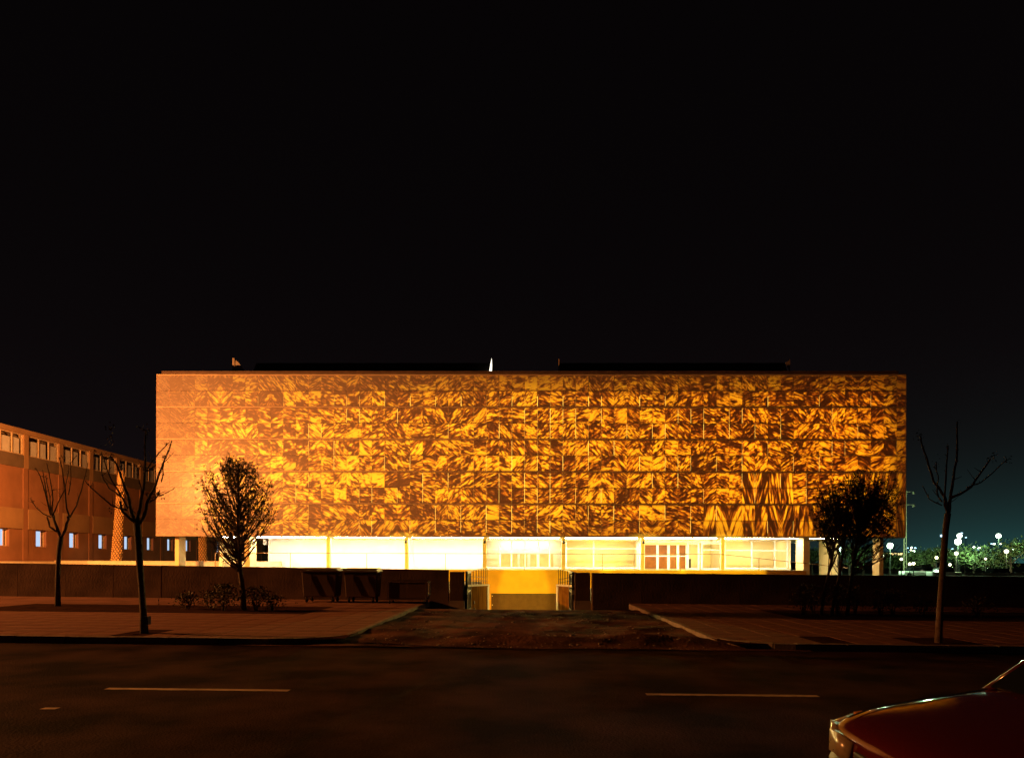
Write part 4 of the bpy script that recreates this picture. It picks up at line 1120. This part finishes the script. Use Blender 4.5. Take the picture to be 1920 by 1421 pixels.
for i, (px, py) in enumerate(far):
    p = P(px, py, 320)
    t = empty('distant_lamp', (p.x, 320, -.42), 0, fl[i], 'lamp', 'distant town lights')
    MB().tube([(0, 0, 0), (0, 0, p.z + .1)], .12, 5).build('pole', M_pole, t)
    MB().ball((0, 0, p.z + .42), rnd.uniform(.35, .62), 8, 5, .6).build('lamp_glass', rnd.choice((E_cyan, E_cyan, E_yel, E_green)), t)
# kiosk with a lit eave line
p = P(1673, 1036, 170)
k = empty('kiosk', (p.x, 170, -.42), 0, 'low distant pavilion with a glowing yellow eave behind the park trees', 'pavilion')
MB().box(-2.6, 3.4, 0, 5, 0, p.z + .1).build('wall', M_grey, k)
MB().box(-3, 3.8, -.4, 5.4, p.z + .62, p.z + .85).build('roof', M_roof, k)
for i in range(8): MB().box(-2.6 + i * .75, -2.0 + i * .75, -.05, -.01, p.z + .15, p.z + .6).build('lit_window', E_warmwin, k)
# lattice mast
p = P(1697, 1066, 105); q = P(1698, 918, 105)
t = empty('lattice_mast', (p.x, 105, -.42), 0, 'tall pale lattice mast with two lamp arms beside the building corner', 'mast')
hh = q.z + .42
b = MB()
for dx, dy in ((-.18, 0), (.18, 0), (0, .2)): b.tube([(dx * 1.2, dy, 0), (dx * .8, dy, hh)], .05, 5)
b.build('legs', M_mast, t)
for i in range(14):
    z = hh * (i + .5) / 14
    MB().box(-.26, .26, -.03, .03, z - .03, z + .03).build('rung', M_mast, t)
for py in (919.5, 944):
    z = P(0, py, 105).z + .42
    ar = MB().tube([(-.15, 0, z), (1.3, 0, z)], .035, 5).build('arm', M_mast, t)
    MB().tube([(1.25, 0, z - .02), (1.25, 0, z - .3)], [.08, .2], 8).build('lamp_head', M_mast, ar)
# park trees
def park_tree(px, py_top, d, w, label, n=620, trunk_h=.35, dense=1.0):
    p = P(px, py_top, d); g = -.42; H = p.z - g
    t = empty('park_tree', (p.x, d, g), 0, label, 'tree', 'leafy trees in the park')
    b = MB(); b.tube([(0, 0, 0), (.05, 0, H * trunk_h), (0, .1, H * .75)], [.20, .14, .05], 7)
    for k in range(6):
        A = rnd.uniform(0, 6.28); b.tube([(0.03, 0, H * rnd.uniform(.3, .5)), (math.cos(A) * w * .3, math.sin(A) * w * .3, H * .7)], [.08, .03], 5)
    b.build('trunk', M_bark, t)
    f_ = MB(); cl = []
    for k in range(15):
        while True:
            q = Vector((rnd.uniform(-1, 1), rnd.uniform(-1, 1), rnd.uniform(-1, 1)))
            if q.length < 1: break
        cl.append((Vector((q.x * w * .42, q.y * w * .42, H * (trunk_h + .12 + (1 - trunk_h - .12) * (.5 + .42 * q.z)))), rnd.uniform(.14, .24) * w))
    for k in range(int(n * dense)):
        c, r = rnd.choice(cl); v = Vector((rnd.gauss(0, 1), rnd.gauss(0, 1), rnd.gauss(0, .8))).normalized() * r * rnd.random() ** .4
        pz = c + v; u = Vector((rnd.uniform(-1, 1), rnd.uniform(-1, 1), rnd.uniform(-.7, .7))).normalized() * rnd.uniform(.14, .30)
        s = u.orthogonal().normalized() * rnd.uniform(.08, .14)
        f_.face([pz - u - s, pz + u - s * .6, pz + u + s, pz - u * .8 + s])
    f_.build('crown', M_farleaf, t)
names = ['leafy park tree behind the right pilotis, left one', 'leafy park tree behind the right pilotis between the pine stems', 'leafy park tree behind the right pilotis beside the last column', 'park tree under the large globe lamp at the building corner',
 'park tree directly behind the lattice mast', 'park tree between the mast and the bare tree', 'light green park tree left of the bare tree trunk', 'park tree just right of the bare tree trunk',
 'wide dark park tree below the town lights', 'dark park tree left of the yellow pole lamp', 'big round park tree behind the yellow pole lamp', 'park tree at the far right edge of the view',
 'small park tree under the big globe pair', 'far park tree between the mast and the low lamps', 'slim far park tree beyond the earth bank', 'low park tree beside the distant cars']
spec = [(1522, 1024, 112, 6.5), (1592, 1026, 108, 6.5), (1618, 1020, 115, 6), (1668, 1040, 118, 5.5), (1702, 1034, 112, 5), (1726, 1032, 122, 6), (1752, 1024, 104, 5), (1790, 1030, 125, 6.5),
        (1826, 1026, 110, 8), (1858, 1034, 106, 6.5), (1895, 1010, 104, 8), (1935, 1012, 110, 7), (1808, 1040, 130, 5.5), (1738, 1040, 135, 6), (1684, 1044, 130, 5), (1870, 1046, 125, 5.5)]
for nme, s in zip(names, spec): park_tree(s[0], s[1], s[2], s[3], nme)
# distant parked cars and a low fence rail
def far_car(px, d, colm, label):
    p = P(px, 0, d)
    t = empty('parked_car', (p.x, d, -.42), 0, label, 'car', 'cars parked in the park')
    b = MB().box(-2.0, 2.0, -.8, .8, .3, .85); b.build('body', colm, t, bevel=.12)
    c = MB().box(-1.2, 1.1, -.7, .7, .853, 1.42, lambda x, y, z: (x * (1 if z < 1 else .72), y * (1 if z < 1 else .88), z)); c.build('cabin', M_carglass, t, bevel=.05)
    for sx in (-1.3, 1.3):
        for sy in (-.75, .75): MB().tube([(sx, sy - .09, .32), (sx, sy + .09, .32)], .32, 12).build('wheel', M_rubber, t)
far_car(1770, 93, M_frame, 'pale parked car half hidden by the right bare tree trunk')
far_car(1872, 84, M_pole, 'green grey parked car by the rail near the right edge')
far_car(1716, 100, M_frame, 'pale parked car right of the lattice mast')
rl = empty('low_fence', (P(1850, 0, 80).x, 80, -.42), 0, 'low orange lit rail fence on the earth bank near the right edge', 'fence')
for i in range(9): MB().box(-2.4 + i * .95, -2.32 + i * .95, -.04, .04, 0, 1.0).build('post', M_fin, rl)
MB().box(-2.6, 5.4, -.075, -.045, .62, .95).build('rail', M_fin, rl)

# ================================================================== RED CAR
cx0, cyc = 2.0, 3.90
car = empty('car', (cx0, cyc, gz(3) - .0), 0, 'red hatchback parked with its nose entering the lower right corner', 'car')
rings = [  # s, half width, zb, zmid, zshoulder, ztop edge, ztop centre
 (0.00, .55, .32, .44, .53, .575, .59), (0.05, .69, .26, .44, .585, .64, .66), (0.20, .77, .21, .46, .63, .695, .72), (0.45, .80, .19, .48, .655, .74, .765),
 (0.75, .815, .18, .50, .68, .785, .805), (1.02, .82, .18, .50, .71, .825, .845), (1.4, .825, .18, .5, .73, .86, .88), (2.2, .83, .18, .5, .75, .88, .90), (3.1, .82, .19, .5, .76, .88, .90), (3.5, .78, .24, .5, .75, .86, .88), (3.66, .68, .34, .5, .70, .80, .82)]
def ring_pts(r):
    s, w, zb, zm, zs, ze, zt = r
    half = [(w * .86, zb), (w * .99, zb + .1), (w, zm), (w * .985, zs), (w * .90, ze), (w * .5, (ze + zt * 2) / 3 + .004)]
    return [(s, 0, zb)] + [(s, -y, z) for y, z in half] + [(s, 0, zt)] + [(s, y, z) for y, z in reversed(half)]
b = MB(); n_ = 14
for r in rings: b.v += ring_pts(r)
for i in range(len(rings) - 1):
    for k in range(n_):
        k2 = (k + 1) % n_; b.f.append((i * n_ + k, (i + 1) * n_ + k, (i + 1) * n_ + k2, i * n_ + k2)); b.mi.append(0)
b.f.append(tuple(range(n_))); b.f.append(tuple(reversed([(len(rings) - 1) * n_ + k for k in range(n_)]))); b.mi += [0, 0]
car.scale = (1.07, 1.07, 1.07)
body = b.build('body', M_car, car, smooth=True)
ss = body.modifiers.new('smooth', 'SUBSURF'); ss.levels = 2; ss.render_levels = 2
for s in (-1, 1):
    MB().tube([(.09, s * .54, .675), (.25, s * .59, .716), (.5, s * .62, .757), (.8, s * .64, .796), (1.0, s * .645, .831)], .005, 5).build('bonnet_seam', M_dark, car)
# greenhouse
def quad(name, pts, m, par=car):
    q = MB(); q.face(pts); o_ = q.build(name, m, par)
    sd_ = o_.modifiers.new('thick', 'SOLIDIFY'); sd_.thickness = .012
    return o_
ws = [(1.06, -.70, .83), (1.06, .70, .83), (1.72, .56, 1.36), (1.72, -.56, 1.36)]
quad('windshield', ws, M_carglass)
for s in (-1, 1):
    quad('side_window', [(1.16, s * .775, .88), (2.15, s * .78, .90), (2.15, s * .60, 1.34), (1.82, s * .595, 1.34)], M_carglass)
    quad('side_window', [(2.22, s * .78, .90), (3.15, s * .765, .90), (2.98, s * .59, 1.33), (2.22, s * .60, 1.34)], M_carglass)
    MB().tube([(1.06, s * .745, .795), (1.42, s * .67, 1.09), (1.78, s * .59, 1.365)], [.034, .03, .03], 6).build('pillar', M_car, car, smooth=True)
    MB().tube([(2.185, s * .785, .88), (2.185, s * .605, 1.35)], .03, 6).build('pillar', M_dark, car)
    MB().tube([(3.3, s * .74, .88), (3.05, s * .585, 1.35)], .05, 6).build('pillar', M_car, car)
    if s < 0: MB().box(1.18, 1.30, s * .86 - .07, s * .86 + .07, .90, 1.02).build('mirror', M_car, car, bevel=.025)
    hl = MB()   # wrap round headlamp following the nose
    pts_o = [(-.03, .32), (-.014, .57), (.055, .718), (.225, .797)]
    for i in range(3):
        (s0, w0), (s1, w1) = pts_o[i], pts_o[i + 1]
        zt0, zt1 = .585 + .02 * i, .605 + .02 * i
        hl.face([(s0, s * w0, .47), (s1, s * w1, .475), (s1, s * w1 * .985, zt1), (s0 + .02, s * w0 * .97, zt0)])
    h_ = hl.build('headlight', M_lens, car, smooth=True)
    sd_ = h_.modifiers.new('thick', 'SOLIDIFY'); sd_.thickness = .06; sd_.offset = -1 if s < 0 else 1
    am = MB(); am.face([(.245, s * .789, .48), (.33, s * .80, .485), (.30, s * .792, .66), (.245, s * .78, .655)])
    a_ = am.build('indicator', M_amber, h_); sd_ = a_.modifiers.new('thick', 'SOLIDIFY'); sd_.thickness = .03; sd_.offset = 0
    for sx in (.72, 3.02):
        w_ = MB().tube([(sx, s * .74 - .09, .29), (sx, s * .74 + .09, .29)], .29, 20).build('wheel', M_rubber, car)
        MB().tube([(sx, s * .745 - .092, .29), (sx, s * .745 + .092, .29)], .18, 16).build('rim', M_steel, w_)
quad('rear_window', [(3.5, -.66, .88), (3.5, .66, .88), (3.1, .54, 1.34), (3.1, -.54, 1.34)], M_carglass)
b = MB().box(1.74, 3.08, -.59, .59, 1.345, 1.395); b.build('roof', M_car, car, bevel=.04)
# bumper wraps the nose
bp = MB(); N_ = 28; secs = [(.05, .24), (.005, .27), (-.004, .34), (-.004, .41), (.01, .44), (.05, .455)]
def nose(u):                                   # plan of the nose: superellipse arc from side to side
    A = math.pi * (u - .5); sy = math.copysign(abs(math.sin(A)) ** .75, A); cx_ = abs(math.cos(A)) ** .62
    return Vector((.42 - .47 * cx_, .825 * sy, 0)), Vector((-cx_ - .05, sy * .8, 0)).normalized()
for i in range(N_ + 1):
    p_, n_ = nose(i / N_)
    for ins, z in secs: bp.v.append((p_.x - n_.x * ins, p_.y - n_.y * ins, z))
m_ = len(secs)
for i in range(N_):
    for k in range(m_ - 1):
        bp.f.append((i * m_ + k, (i + 1) * m_ + k, (i + 1) * m_ + k + 1, i * m_ + k + 1)); bp.mi.append(0)
bo = bp.build('bumper', M_bumper, car, smooth=True); sd_ = bo.modifiers.new('thick', 'SOLIDIFY'); sd_.thickness = .02
MB().box(-.012, .03, -.27, .27, .505, .545).build('grille', M_dark, car, bevel=.01)
for s in (-.5, -.05): MB().tube([(1.07, s, .85), (1.13, s + .28, .90), (1.16, s + .5, .925)], .008, 5).build('wiper', M_dark, car)
